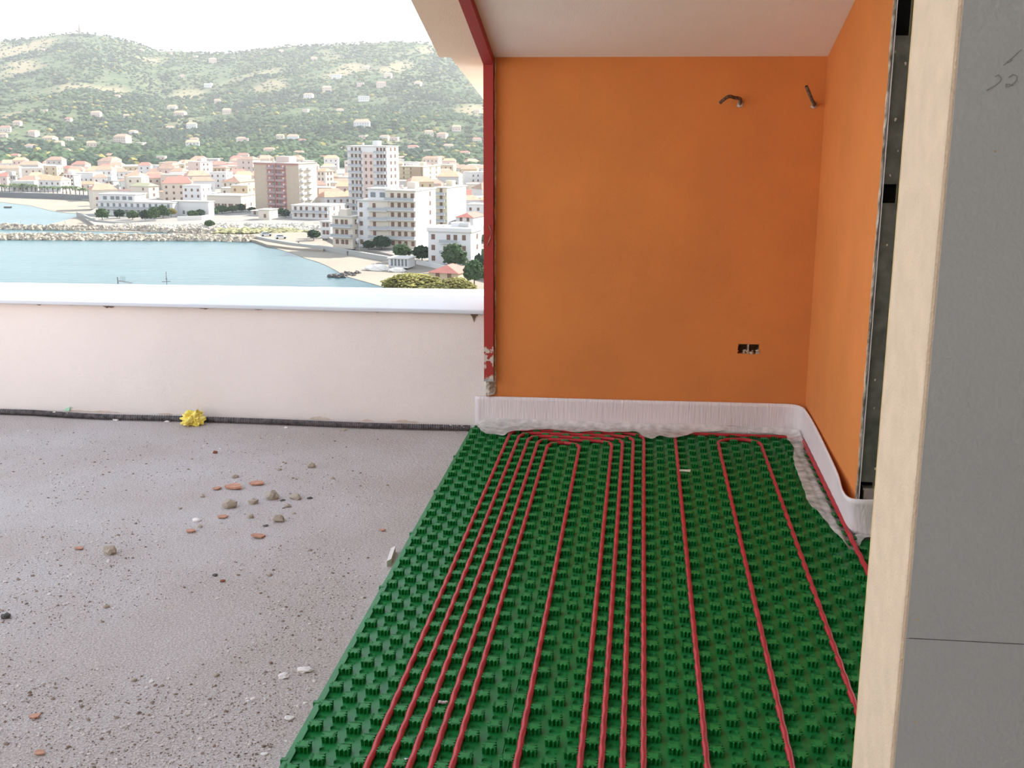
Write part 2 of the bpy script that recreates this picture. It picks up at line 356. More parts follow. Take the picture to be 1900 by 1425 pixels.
cx, cz, hw, hh = sk.location.x, sk.location.z, (h1.x-h0.x)/2, (h0.z-h1.z)/2
M_BROWN = mat('brown_box_plastic', (.16, .085, .035), .7, .4, 60)
def skp(name, m_, *bx):
    q = MB()
    for t in bx: q.box(*t)
    o = q.obj(name, m_); o.parent = sk; return o
skp('box_back', M_BROWN, (-hw, hw, .05, .055, -hh, hh))
skp('box_rim', M_BROWN, (-hw, -hw+.004, .004, .05, -hh, hh), (-hw, hw, .004, .05, hh-.004, hh), (hw-.004, hw, .004, .05, -hh, hh))
skp('divider', M_EDGE, (-.004, .003, .002, .05, -hh, hh))
q = MB(); rg = random.Random(4)
for k in range(16): q.blob((rg.uniform(-hw*.4, hw*1.02), rg.uniform(.0, .04), -hh+rg.uniform(0, .014)), rg.uniform(.004, .010), (1.2, 1, .8), .4, rg)
for k in range(8): q.blob((hw+rg.uniform(-.006, .004), rg.uniform(-.001, .02), rg.uniform(-hh, hh*.4)), rg.uniform(.003, .007), (1, .6, 1.2), .4, rg)
q.obj('plaster_crumbs', mat('plaster_crumbs', (.48, .38, .28), .95, .2, 60)).parent = sk
q = MB(); rg = random.Random(14)
for k in range(6): q.blob((-hw+rg.uniform(-.004, .005), rg.uniform(-.001, .012), rg.uniform(-hh, hh)), rg.uniform(.003, .006), (1, .4, 1.2), .4, rg)
q.obj('torn_paint', M_ORANGE).parent = sk

# ================================================================ heating floor: panels with studs
ZP = .020                                     # top of the panel base
U = .05; X0 = -.6074                          # pitch of the stud lattice, first pipe
def stud_mesh():
    rid = []; hwid = .0165
    side = [(-1, -1), (-.36, -1), (.36, -1), (1, -1)]
    out = []
    for q in range(4):
        a = q*math.pi/2; c, s = round(math.cos(a)), round(math.sin(a))
        seq = []
        for i in range(3):
            x0, y0 = side[i]; x1, y1 = side[i+1]
            k = .94 if i == 0 else 1.06
            if i == 0: seq.append((-1.0, -1.0))
            else: seq.append((x0, -1.14))
            seq.append(((x0+x1)/2, -.60))
        out += [(x*c-y*s, x*s+y*c) for x, y in seq]
    n = len(out); m_ = MB()
    vb = [(x*hwid*.93, y*hwid*.93, 0) for x, y in out]; vm = [(x*hwid*.96, y*hwid*.96, .0130) for x, y in out]
    vt = [(x*hwid*1.03, y*hwid*1.05, .0155) for x, y in out]; vc = [(x*hwid*.94, y*hwid*.96, .0168) for x, y in out]
    m_.add(vb+vm+vt+vc, [(k*n+i, k*n+(i+1) % n, (k+1)*n+(i+1) % n, (k+1)*n+i) for k in range(3) for i in range(n)] + [tuple(range(3*n, 4*n))])
    return m_.mesh('stud', M_STUD)
STUD = stud_mesh()
xs = [-.826, X0+6.2*U, X0+16*U, X0+25.8*U, .800]
ys = [1.665, 2.865, 4.015, 5.39]
cn = ['along the terrace edge', 'in the middle', 'right of the single pipe', 'beside the right wall']
cn2 = ['nearest the camera', 'half way back', 'farthest, by the back wall']
for ci in range(4):
    for ri in range(3):
        xa, xb, ya, yb = xs[ci]+.0010, (1.30 if ci == 3 and ri < 2 else xs[ci+1])-.0010, ys[ri]+.0006, ys[ri+1]-.0006
        t = thing('studded_mat', 'green studded heating mat %s, %s' % (cn[ci], cn2[ri]), 'floor mat', ((xa+xb)/2, (ya+yb)/2, 0), group='green floor heating mats')
        off = Vector((-(xa+xb)/2, -(ya+yb)/2, 0))
        m_ = MB()
        if ci == 0:
            m_.box(xa+.022, xb, ya, yb, 0.0005, ZP)
            m_.prism([(xa, ya, .0005), (xa+.021, ya, .0005), (xa+.021, ya, .013), (xa+.003, ya, .012)], (0, yb-ya, 0))
            m_.prism([(xa+.0215, ya, .0005), (xa+.030, ya, .0005), (xa+.029, ya, .027), (xa+.024, ya, .027)], (0, yb-ya, 0))
        else: m_.box(xa, xb, ya, yb, 0.0005, ZP)
        k0 = math.ceil((xa-X0+.012)/U-.5); k1 = math.floor((xb-X0-.012)/U-.5)
        sites = []
        for k in range(k0, k1+1):
            x = X0+(k+.52)*U
            ph = .09 if k % 2 == 0 else .04
            j0 = int((ya-ph)/.1)-1
            for j in range(j0, j0+18):
                y = ph+.1*j
                if ya+.012 < y < yb-.012: sites.append((x, y))
                yc = y+.052
                if ya+.02 < yc < yb-.02 and yc < 4.2:    # shallow crescent lip between two studs
                    vs = []; nn = 7
                    for q in range(nn):
                        a = math.radians(35+110*q/(nn-1)); wd = .0016+.0045*math.sin(math.pi*q/(nn-1))
                        cx_, cy_ = math.cos(a), math.sin(a)
                        vs += [(x+.0135*cx_, yc-.008+.0135*cy_, ZP), (x+(.0135+wd*.4)*cx_, yc-.008+(.0135+wd*.4)*cy_, ZP+.0065), (x+(.0135+wd)*cx_, yc-.008+(.0135+wd)*cy_, ZP)]
                    m_.add(vs, [f for q in range(nn-1) for f in ((q*3, q*3+1, q*3+4, q*3+3), (q*3+1, q*3+2, q*3+5, q*3+4))])
        o = m_.obj('panel_base', M_GREEN, t); o.location = off
        if ci == 0:
            for yy in ((2.358, 2.635) if ri == 0 else (3.4, 3.9) if ri == 1 else (4.4, 4.9)):
                q = MB(); q.box(xa-.004, xa+.012, yy-.006, yy+.006, .0005, .0135); q.obj('joint_tab', M_GREEN, t).location = off
        rg = random.Random(ci*10+ri)
        for (x, y) in sites:
            inst('stud', STUD, t, (x+off.x+rg.uniform(-.0006, .0006), y+off.y+rg.uniform(-.0006, .0006), ZP), (0, 0, (rg.randrange(4))*math.pi/2+rg.uniform(-.03, .03)))

# ================================================================ red pipes
ZR = ZP+.0094
def weave(k, y): return .0014*math.sin(2*math.pi*(y-.09+.025)/.1+(math.pi if k % 2 else 0))
def pipe_run(ka, kb, ytop, rad, label, zf=None):
    xa, xb = X0+ka*U, X0+kb*U; pts = []
    y = 1.3
    while y < ytop-rad: pts.append((xa+weave(ka, y), y)); y += .0125
    for q in range(0, 91, 9):
        a = math.radians(180-q); pts.append((xa+rad+rad*math.cos(a), ytop-rad+rad*math.sin(a)))
    n = max(2, int((xb-xa-2*rad)/.0125))
    for i in range(1, n): pts.append((xa+rad+(xb-xa-2*rad)*i/n, ytop+.0015*math.sin(i*.9)))
    for q in range(0, 91, 9):
        a = math.radians(90-q); pts.append((xb-rad+rad*math.cos(a), ytop-rad+rad*math.sin(a)))
    y = ytop-rad
    while y > 1.3: y -= .0125; pts.append((xb+weave(kb, y), y))
    m_ = MB(); m_.tube([(x, y, ZR+(zf(x, y) if zf else 0)) for x, y in pts], .0088, 10)
    return tag(m_.obj('heating_pipe', M_PIPE, smooth=True), label, 'pipe', 'red floor heating pipes')
pipe_run(0, 13, 5.312, .085, 'outermost red heating pipe loop of the close bundle, nearest the back wall')
pipe_run(1, 12, 5.262, .08, 'second red heating pipe loop inward in the close bundle')
pipe_run(2, 11, 5.212, .075, 'third red heating pipe loop inward in the close bundle')
pipe_run(3, 10, 5.162, .07, 'fourth red heating pipe loop inward, just around the innermost narrow one')
pipe_run(4, 7, 5.112, .073, 'innermost narrow red heating pipe loop of the close bundle')
pipe_run(20, 24, 5.275, .085, 'separate wide red heating pipe loop ending in open panel near the right wall')
pipe_run(16, 28, 5.335, .08, 'long red heating pipe running under the plastic film and back along the right wall', zf=lambda x, y: .012*max(0, min(1, (x-.74)/.04)) if y < 5.3 else .004)

# ================================================================ edge strip and film
def bez(P, n=8):
    Q = []; P = [Vector(p) for p in P]
    for i in range(len(P)-1):
        p0, p1, p2, p3 = P[max(i-1, 0)], P[i], P[i+1], P[min(i+2, len(P)-1)]
        for k in range(n):
            t = k/n; Q.append(.5*((2*p1)+(-p0+p2)*t+(2*p0-5*p1+4*p2-p3)*t*t+(-p0+3*p1-3*p2+p3)*t**3))
    Q.append(P[-1]); return Q
foot = [(-.800, 5.388, .021), (-.5, 5.388, .021), (-.1, 5.388, .021), (.3, 5.388, .021), (.62, 5.388, .021), (.745, 5.386, .021), (.790, 5.366, .021), (.802, 5.32, .021), (.803, 5.1, .021), (.803, 4.7, .021), (.803, 4.3, .021), (.803, 4.10, .021), (.812, 4.045, .021), (.845, 4.025, .021), (.92, 4.02, .021), (1.25, 4.02, .021)]
top = [(-.800, 5.384, .178), (-.5, 5.386, .180), (-.1, 5.386, .181), (.3, 5.386, .184), (.62, 5.386, .186), (.740, 5.380, .187), (.786, 5.345, .186), (.800, 5.27, .185), (.803, 5.0, .186), (.796, 4.57, .184), (.787, 4.28, .184), (.772, 4.09, .184), (.782, 4.01, .182), (.822, 3.985, .184), (.90, 3.985, .186), (1.25, 3.99, .188)]
st = thing('edge_strip', 'white foam edge insulation strip with milky film flap along the orange walls', 'insulation strip', (0, 5.38, 0))
FB, TB = bez(foot), bez(top); rows = []
for j in range(9):
    t = j/8; r_ = []
    for i, (p, q) in enumerate(zip(FB, TB)):
        v = p.lerp(q, t); nrm = .0022*math.sin(i*1.9+j*.3)*(1-t)**2
        r_.append((v.x, v.y-nrm, v.z))
    rows.append(r_)
b = MB(); b.grid(rows)
o = b.obj('foam_strip', M_STRIP, smooth=True); o.parent = st; o.location = (0, -5.38, 0)
sd = o.modifiers.new('thick', 'SOLIDIFY'); sd.thickness = .005; sd.offset = 0
# film flap lying over the studs, its free edge irregular
edge_px = [(885, 792), (891.6, 796), (901, 803), (923, 804.7), (934, 807), (948, 800), (985, 797), (1020, 796), (1060, 799), (1110, 799), (1160, 801), (1182, 802), (1207, 812.5), (1225, 807), (1250, 811), (1266, 809), (1291, 802), (1341, 798), (1370, 796.5), (1412.6, 802), (1445, 806), (1459, 808), (1462, 815), (1473, 828.6), (1472, 851), (1483, 884), (1493, 912), (1500.6, 932), (1523, 955), (1548.6, 982.6), (1564, 998), (1574, 1013), (1583, 1009), (1591.5, 1013), (1604, 995), (1624, 993), (1645, 992)]
E3 = [at_z(x, y, .048) for x, y in edge_px]
# foot points matched to the edge points
def fpt(p):
    if p.y > 5.05 and p.x < .70: return Vector((p.x, 5.384, .045))
    if p.x > .79 and p.y < 4.02: return Vector((p.x, 4.015, .06))
    if p.y > 5.05: return Vector((.785, 5.35, .07))
    return Vector((.800, min(max(p.y+.04, 4.06), 5.32), .068))
ED = bez(E3, 6); b = MB(); rows = []; nj = 12
for j in range(nj+1):
    t = j/nj; r_ = []
    for i, e in enumerate(ED):
        f = fpt(e); v = f.lerp(e, t)
        nz = noise.noise(Vector((v.x*16, v.y*16, 3.1)))*.6+noise.noise(Vector((v.x*34, v.y*34, 1.7)))*.16
        z = .0455+.010*nz+(1-t)**4*.022
        if v.x > .735 and v.y < 5.25 and v.y > 3.8: z = .0405-.022*max(0, 1-abs(v.x-(X0+28*U))/.028) + .006*nz
        r_.append((v.x+.004*nz*(t > 0), v.y+.004*nz*(t > 0), max(z, .024)))
    rows.append(r_)
b.grid(rows); o = b.obj('film_flap', M_FILM, smooth=True); o.parent = st; o.location = (0, -5.38, 0)

# ================================================================ black hose along the parapet
hp = bez([at_z(x, y, .016) for x, y in ((-60, 757), (40, 764), (110, 769), (200, 773.5), (330, 776.5), (470, 781), (560, 784.5), (660, 788.5), (760, 791.5), (872, 794))], 60)
hp = [Vector((hp[0].x-6+.02*k, W-.018, .0165)) for k in range(300)]+[Vector((p.x, min(p.y, W-.018), .0165)) for p in hp]
b = MB(); b.tube(hp, lambda i: .0150 if i % 2 else .0122, 10)
hs = tag(b.obj('conduit_hose', M_HOSE, smooth=False), 'long black corrugated conduit lying along the foot of the parapet', 'conduit')
b = MB(); rg = random.Random(8)
for k in range(26):
    p = hp[300+int((len(hp)-300)*rg.choice([.22, .24, .93, .955, .97, .98]))+rg.randrange(-6, 6)]; b.blob((p.x+rg.uniform(-.02, .02), p.y+rg.uniform(-.012, .004), .026+rg.uniform(-.006, .004)), rg.uniform(.002, .007), (1.4, 1, .6), .4, rg)
o = b.obj('plaster_dust', mat('plaster_dust', (.62, .55, .50), .95, .2, 50), hs); tag(o, kind='stuff')

# ================================================================ things on the terrace floor
def rock_mesh(rg, sq=(1, 1, .7), jit=.22):
    bm = bmesh.new(); bmesh.ops.create_icosphere(bm, subdivisions=2, radius=1)
    sd_ = Vector((rg.uniform(0, 50), rg.uniform(0, 50), rg.uniform(0, 50)))
    for v in bm.verts:
        n1 = noise.noise(v.co*1.3+sd_); n2 = noise.noise(v.co*3.3+sd_); k = 1+.5*n1+.22*n2
        v.co = Vector((v.co.x*sq[0]*k, v.co.y*sq[1]*k, max(v.co.z*sq[2]*k, -sq[2]*.55)))
    zmin = min(v.co.z for v in bm.verts)
    for v in bm.verts: v.co.z -= zmin
    return bm
M_ROCK = mat('mortar_lump', (.60, .50, .40), .95, .25, 40, .6, 90)
M_TILE = mat('terracotta_shard', (.52, .27, .18), .9, .25, 40, .3, 90)
M_WHITE = mat('white_plaster_crumb', (.80, .74, .70), .9, .08, 40, .4)
M_BLACK = mat('dark_pebble', (.13, .12, .11), .9, .3, 40, .4)
M_REDB = mat('brick_crumb', (.36, .13, .08), .9, .3, 40, .4)
def lump(x, y, wpx, kind, label, asp=.75, name='stone'):
    c = at_z(x, y, 0); dist = (c-CAM).length; wd = wpx*dist/F/2
    rg = random.Random(int(x*7+y)); mm = {'r': M_ROCK, 't': M_TILE, 'w': M_WHITE, 'b': M_BLACK, 'k': M_REDB}[kind]
    if kind == 't' or name == 'tile_shard':
        m_ = MB(); n = 6; pts = []
        for q in range(n):
            a = 2*math.pi*q/n+rg.uniform(-.3, .3); pts.append((wd*math.cos(a)*rg.uniform(.8, 1.1), wd*1.35*asp*math.sin(a)*rg.uniform(.7, 1.1), 0))
        m_.prism(pts, (0, 0, wd*.20)); o = m_.obj(name, mm); o.rotation_euler = (rg.uniform(-.05, .10), rg.uniform(-.15, .15), rg.uniform(-.4, .4)); o.location = (c.x, c.y, .004)
    else:
        bm = rock_mesh(rg, (1, .8, asp)); me = bpy.data.meshes.new(name); bm.to_mesh(me); bm.free(); me.materials.append(mm)
        o = inst(name, me, None, (c.x, c.y, -.001), (0, 0, rg.uniform(-.6, .6)), (wd, wd, wd))
    return tag(o, label, 'debris', 'loose rubble on the terrace floor')
RUB = [
 (578, 867, 15, 'r', 'lone round grey stone in the open floor near the green panel, farthest of the rubble', .85),
 (436, 886, 13, 'r', 'small grey stone just behind the large terracotta shard', .7),
 (426, 941, 25, 'r', 'big beige mortar lump in front of the large terracotta shard', .8),
 (505, 925, 24, 'r', 'big angular beige mortar lump in the middle of the rubble', .85),
 (470, 934, 18, 'r', 'beige mortar lump between the two biggest lumps', .7),
 (549, 925, 21, 'r', 'flat beige lump to the right of the angular big lump', .6),
 (518, 967, 21, 'r', 'rounded beige lump in front of the angular big lump', .75),
 (465, 960, 14, 'r', 'small pale lump left of the rounded beige lump', .7),
 (533, 940, 13, 'r', 'small crumbly lump below the flat beige lump', .6),
 (575, 925, 11, 'b', 'small dark chip at the right end of the rubble row', .4),
 (524, 929, 10, 'b', 'thin dark chip leaning beside the angular big lump', .35),
 (376, 922, 9, 'r', 'tiny brown stone left of the big beige mortar lump', .8),
 (617, 888, 9, 'r', 'tiny pale stone alone to the right of the rubble', .6),
 (518, 872, 9, 'r', 'tiny brown stone behind the narrow terracotta shard', .6),
 (545, 953, 9, 'r', 'tiny grey stone to the right of the rounded beige lump', .5),
 (639, 798, 12, 'r', 'flat pale crumb lying close in front of the black conduit', .4),
 (493, 976, 11, 'b', 'dark sliver of stone in front of the rounded beige lump', .35),
 (399, 841, 8, 'k', 'small pinkish crumb in front of the yellow paper', .9),
 (376, 789, 9, 'r', 'small dark crumb at the right foot of the yellow paper', .5),
 (346, 786, 8, 'r', 'small brown crumb at the left foot of the yellow paper', .8),
 (205, 1027, 22, 'r', 'lone round ochre-grey stone left of the rubble, on bare floor', .9),
 (197, 1127, 11, 'r', 'small ochre stone on bare floor below the lone round one', .8),
 (11, 1147, 15, 'b', 'dark stone at the very left edge of the floor', .9),
 (249, 1263, 10, 'r', 'small brown stone in the lower left floor', .8),
 (401, 1254, 12, 'r', 'small ochre stone in the lower middle floor', .6),
 (413, 1079, 10, 'k', 'small red brick crumb in the middle floor', .6),
 (399, 1068, 10, 'b', 'small dark chip behind the red brick crumb', .5),
 (499, 1067, 13, 'r', 'flat pale brown stone in the middle floor nearer the green panel', .5),
 (371, 978, 9, 'r', 'small beige stone beside the left terracotta sliver', .8),
 (334, 944, 8, 'r', 'tiny beige crumb at the left end of the rubble row', .6),
]
for r_ in RUB: lump(*r_[:5], asp=r_[5])
for (x, y, wpx, lb) in ((433, 906, 38, 'large terracotta tile shard in the middle of the rubble'), (477, 899, 29, 'narrow terracotta tile shard right of the large one'), (403, 908, 19, 'short terracotta sliver at the left end of the large shard'),
    (354, 987, 22, 'terracotta sliver lying left in front of the rubble'), (479, 997, 27, 'faded terracotta sliver in front of the rubble'), (65, 1332, 22, 'small orange-brown tile shard in the lower left corner of the floor'), (74, 1399, 20, 'brown tile sliver nearest the camera at lower left'), (710, 985, 13, 'faint orange tile crumb near the green panel edge'), (147, 1019, 16, 'crumbly orange tile fragment left of the lone round stone'), (413, 961, 20, 'pale flat sliver in front of the big beige mortar lump')):
    lump(x, y, wpx, 't', lb, .55, 'tile_shard')
for (x, y, wpx, lb) in ((527, 1256, 22, 'white plaster crumb lying off the green panel edge'), (565, 1245, 26, 'long thin trail of pale plaster crumbs beside the white crumb'), (471, 1297, 12, 'small white plaster crumb in the lower middle floor'), (460, 1301, 8, 'tiny white plaster crumb beside another small one'), (491, 1400, 14, 'white plaster crumb nearest the camera'),
    (537, 1333, 18, 'flat white crumb close to the green panel in the foreground'), (566, 1305, 9, 'white crumb touching the green panel edge'), (530, 1375, 7, 'tiny white crumb below the flat one by the panel'), (365, 966, 17, 'flat white flake left in front of the rubble'), (215, 780, 12, 'pale flake on the floor in front of the conduit'), (310, 783, 10, 'white flake in front of the conduit left of the yellow paper'), (531, 794, 9, 'white flake in front of the conduit right of the yellow paper')):
    lump(x, y, wpx, 'w', lb, .4, 'plaster_crumb')
# loose grit
for tone, cnt_, gm in (('pale', 5200, mat('pale_grit', (.66, .60, .56), .95, .25, 25)), ('brown', 4200, mat('brown_grit', (.30, .22, .17), .95, .4, 25))):
    b = MB(); rg = random.Random(cnt_)
    for k in range(cnt_):
        while True:
            x, y = rg.uniform(-5, 720), 795+635*rg.random()**.9
            p = at_z(x, y, 0)
            if p.x < -.86 and p.y < W-.05: break
        if noise.noise(Vector((p.x*1.9, p.y*1.9, .4)))+rg.uniform(-.25, .45) < 0: continue
        b.blob((p.x, p.y, .0006), rg.uniform(.0010, .0027)*(2.2 if rg.random() < .09 else 1), (1.2, 1, .8), .35, rg)
    tag(b.obj('grit', gm), tone+' sandy grit scattered over the terrace floor', 'grit', kind='stuff')
# yellow crumpled paper
bm = bmesh.new(); bmesh.ops.create_icosphere(bm, subdivisions=4, radius=1)
for v in bm.verts:
    c = v.co.copy(); k = .92+.55*noise.noise(c*1.7+Vector((2, 0, 0)))+.55*abs(noise.noise(c*3.1+Vector((3, 1, 7))))-.55*abs(noise.noise(c*5.3))+.18*noise.noise(c*11)
    v.co = Vector((c.x*.052*k, c.y*.040*k, max(c.z*.046*k+.036, .001)))
me = bpy.data.meshes.new('crumpled_paper'); bm.to_mesh(me); bm.free(); me.materials.append(mat('yellow_paper', (.78, .62, .07), .6, 0, 30, .2, col2=(.85, .72, .22)))
p = at_z(361, 788, 0); tag(inst('crumpled_paper', me, None, (p.x, p.y-.012, 0), (0, 0, .4)), 'ball of crumpled yellow paper on the black conduit by the parapet', 'paper')
# small pale green shard leaning on the hose, white scraps
p = at_z(113, 768, .03); m_ = MB(); m_.prism([(-.020, 0, 0), (.012, 0, -.002), (.020, 0, .022), (.004, 0, .016)], (0, .004, 0))
tag(m_.obj('plastic_shard', mat('pale_green_plastic', (.42, .72, .50), .5), loc=(p.x, W-.012, .0315)), 'small pale green plastic shard lying on the black conduit', 'debris')
a0, a1, a2, a3 = at_z(736, 1024, .02), at_z(727, 1030, .02), at_z(718, 1051, .004), at_z(727, 1047, .004)
m_ = MB(); m_.prism([at_z(734, 1024, .0), at_z(726, 1027, .0), at_z(718, 1052, .0), at_z(726, 1048, .0)], (0, 0, .022))
o = m_.obj('foam_scrap', M_WHITE); tag(o, 'white foam scrap wedged against the open edge of the green panels', 'debris')
p = at_z(1271, 873, .047); m_ = MB(); rg = random.Random(6)
m_.prism([(-.024, -.006, 0), (-.008, -.007, 0), (.022, -.010, .0), (.025, .006, 0), (.004, .004, 0), (-.022, .002, 0)], (0, 0, .006))
o = m_.obj('paper_scrap', mat('cream_paper', (.70, .66, .50), .8, .15, 60), loc=(p.x, p.y, .0447)); tag(o, 'cream paper scrap lying across a stud beside the single red pipe', 'debris')
p = at_z(820, 1306, .022); m_ = MB(); rg = random.Random(16)
for k in range(9): m_.blob((rg.uniform(-.010, .010), rg.uniform(-.004, .004), .004+rg.uniform(0, .004)), rg.uniform(.003, .005), (1.3, 1, .8), .4, rg)
tag(m_.obj('fluff', mat('pinkish_fluff', (.66, .52, .52), .95, .2, 60), loc=(p.x, p.y, ZP)), 'pinkish plaster crumb between red pipes in the foreground', 'debris')
for (x, y, lb) in ((733, 1346, 'plaster crumb on a stud near the first red pipe, foreground'), (752, 1405, 'plaster crumb on the panel between two red pipes at the bottom edge'), (808, 1261, 'small crumb on a stud beside the third red pipe')):
    p = at_z(x, y, .03); m_ = MB(); rg = random.Random(x); m_.blob((0, 0, .003), .006, (1.2, .9, .6), .4, rg); m_.blob((.005, .002, .002), .004, (1, 1, .7), .4, rg)
    tag(m_.obj('plaster_crumb', M_WHITE, loc=(p.x, p.y, ZP)), lb, 'debris', 'crumbs on the green panels')
# ================================================================ FAR VIEW: sea, town, hills
SEA = -41.0; GR = -39.8
M_SEA = None
def sea_mat():
    m = bpy.data.materials.new('turquoise_sea'); nt, N, L, p = nodes(m)
    tc = N.new('ShaderNodeTexCoord'); mp = N.new('ShaderNodeMapping'); mp.inputs['Scale'].default_value = (.25, 1, 1)
    L.new(tc.outputs['Object'], mp.inputs['Vector'])
    t = N.new('ShaderNodeTexNoise'); t.inputs['Scale'].default_value = .02; t.inputs['Detail'].default_value = 5; L.new(mp.outputs[0], t.inputs['Vector'])
    r = N.new('ShaderNodeValToRGB'); r.color_ramp.elements[0].position = .35; r.color_ramp.elements[1].position = .68
    r.color_ramp.elements[0].color = (.012, .058, .070, 1); r.color_ramp.elements[1].color = (.026, .092, .102, 1)
    L.new(t.outputs['Fac'], r.inputs['Fac']); L.new(r.outputs['Color'], p.inputs['Base Color'])
    p.inputs['Roughness'].default_value = .32; p.inputs['Specular IOR Level'].default_value = .35
    t2 = N.new('ShaderNodeTexNoise'); t2.inputs['Scale'].default_value = .5; t2.inputs['Detail'].default_value = 5; L.new(mp.outputs[0], t2.inputs['Vector'])
    b_ = N.new('ShaderNodeBump'); b_.inputs['Strength'].default_value = .6; b_.inputs['Distance'].default_value = .6
    L.new(t2.outputs['Fac'], b_.inputs['Height']); L.new(b_.outputs['Normal'], p.inputs['Normal'])
    return m
def hill_mat():
    m = bpy.data.materials.new('scrub_hillside'); nt, N, L, p = nodes(m)
    a = N.new('ShaderNodeVertexColor'); a.layer_name = 'field'
    tc = N.new('ShaderNodeTexCoord'); t = N.new('ShaderNodeTexNoise'); t.inputs['Scale'].default_value = .05; t.inputs['Detail'].default_value = 8; t.inputs['Roughness'].default_value = .7
    L.new(tc.outputs['Object'], t.inputs['Vector'])
    r = N.new('ShaderNodeValToRGB'); r.color_ramp.elements[0].position = .36; r.color_ramp.elements[1].position = .66
    r.color_ramp.elements[0].color = (.038, .068, .04, 1); r.color_ramp.elements[1].color = (.115, .13, .07, 1); L.new(t.outputs['Fac'], r.inputs['Fac'])
    mx = N.new('ShaderNodeMix'); mx.data_type = 'RGBA'; mx.inputs['B'].default_value = (.215, .18, .115, 1)
    sp = N.new('ShaderNodeSeparateColor'); L.new(a.outputs[0], sp.inputs[0])
    L.new(sp.outputs[0], mx.inputs['Factor']); L.new(r.outputs['Color'], mx.inputs['A']); L.new(mx.outputs['Result'], p.inputs['Base Color'])
    p.inputs['Roughness'].default_value = 1; p.inputs['Specular IOR Level'].default_value = 0
    return m
FA = .64
def flat(name, col, rough=.85): return mat(name, tuple(c*FA for c in col), rough, spec=.1)
M_SEA = sea_mat(); M_HILL = hill_mat()
M_SAND = mat('pale_sand', (.235, .205, .165), .95, .14, .05)
M_PAVE = mat('town_paving', (.23, .215, .195), .95, .2, .03)
M_ROAD = mat('asphalt_road', (.40, .39, .38), .95, .1, .05)
M_LEAF = [mat('leaf_dark', (.024, .050, .028), .95, .4, .3, spec=.1), mat('leaf_mid', (.048, .086, .036), .95, .35, .3, spec=.1), mat('leaf_olive', (.20, .185, .06), .95, .3, .5, spec=.1)]
M_PALM = mat('palm_fronds', (.13, .17, .08), .9, .3, .6, spec=.1)
M_BARK = flat('bark', (.20, .15, .11))
M_SHUT = flat('brown_shutter', (.22, .13, .10)); M_PANE = mat('dark_pane', (.10, .12, .13), .25, spec=.5)
M_SHUTG = flat('green_shutter', (.18, .28, .24))
M_RAIL = flat('balcony_rail', (.42, .44, .46)); M_SLAB = flat('balcony_slab', (.74, .73, .70))
WALLS = {'white': flat('white_render', (.76, .75, .74)), 'cream': flat('cream_render', (.72, .65, .55)), 'pink': flat('pink_render', (.70, .56, .50)), 'ochre': flat('ochre_render', (.64, .52, .36)),
         'peach': flat('peach_render', (.72, .60, .50)), 'grey': flat('grey_render', (.55, .54, .52)), 'tan': mat('tan_tiles', (.36, .29, .22), .8, .08, .6), 'yellow': flat('yellow_render', (.74, .68, .50)), 'rose': flat('rose_render', (.50, .24, .21))}
ROOFS = {'terracotta': mat('terracotta_tiles', (.42, .24, .17), .9, .25, .8), 'orange': mat('orange_tiles', (.48, .27, .17), .9, .2, .8), 'red': mat('red_tiles', (.38, .15, .12), .9, .2, .8), 'flat': flat('flat_roof', (.66, .62, .57)), 'olive': flat('olive_roof', (.40, .40, .27)), 'brown': mat('brown_tiles', (.30, .20, .15), .9, .25, .8)}

# --- sea and shore
b = MB(); b.add([(-4000, 30, SEA), (2500, 30, SEA), (2500, 1500, SEA), (-4000, 1500, SEA)], [(0, 1, 2, 3)]); struct(b.obj('sea', M_SEA), 'pale turquoise sea of the bay')
shore = [(-420, 366), (-200, 371), (0, 375), (55, 381), (90, 390), (108, 393.5), (140, 396), (146, 401), (131, 406), (110, 412), (85, 418), (60, 421), (75, 425), (170, 429), (300, 431), (330, 434), (420, 438), (440, 446), (471, 447), (496, 456), (520, 463), (544, 470), (566, 479), (590, 486), (609, 494), (624, 502), (640, 512), (665, 519), (694, 527), (714, 533), (770, 560), (900, 640), (1500, 640), (2300, 640)]
P = [at_z(x, y, SEA+.12) for x, y in shore]
P += [Vector((900, 1080, SEA+.12)), Vector((-1500, 1080, SEA+.12)), Vector((-1500, P[0].y, SEA+.12))]
b = MB(); b.prism(P, (0, 0, -3)); struct(b.obj('beach', M_SAND), 'pale sandy shore of the bay')
# paved town ground behind the sea walls
town = [(-420, 357), (0, 357.5), (60, 360), (170, 370), (182, 384), (150, 400), (175, 417), (240, 421), (330, 420), (420, 416), (470, 417), (560, 420), (600, 436), (640, 455), (700, 466), (760, 480), (830, 495), (900, 515), (1100, 560), (1800, 640)]
P = [at_z(x, y, GR) for x, y in town] + [Vector((800, 1090, GR)), Vector((-1500, 1090, GR))]
b = MB(); b.prism(P, (0, 0, -1.6)); struct(b.obj('town_ground', M_PAVE), 'paved ground of the seaside town')

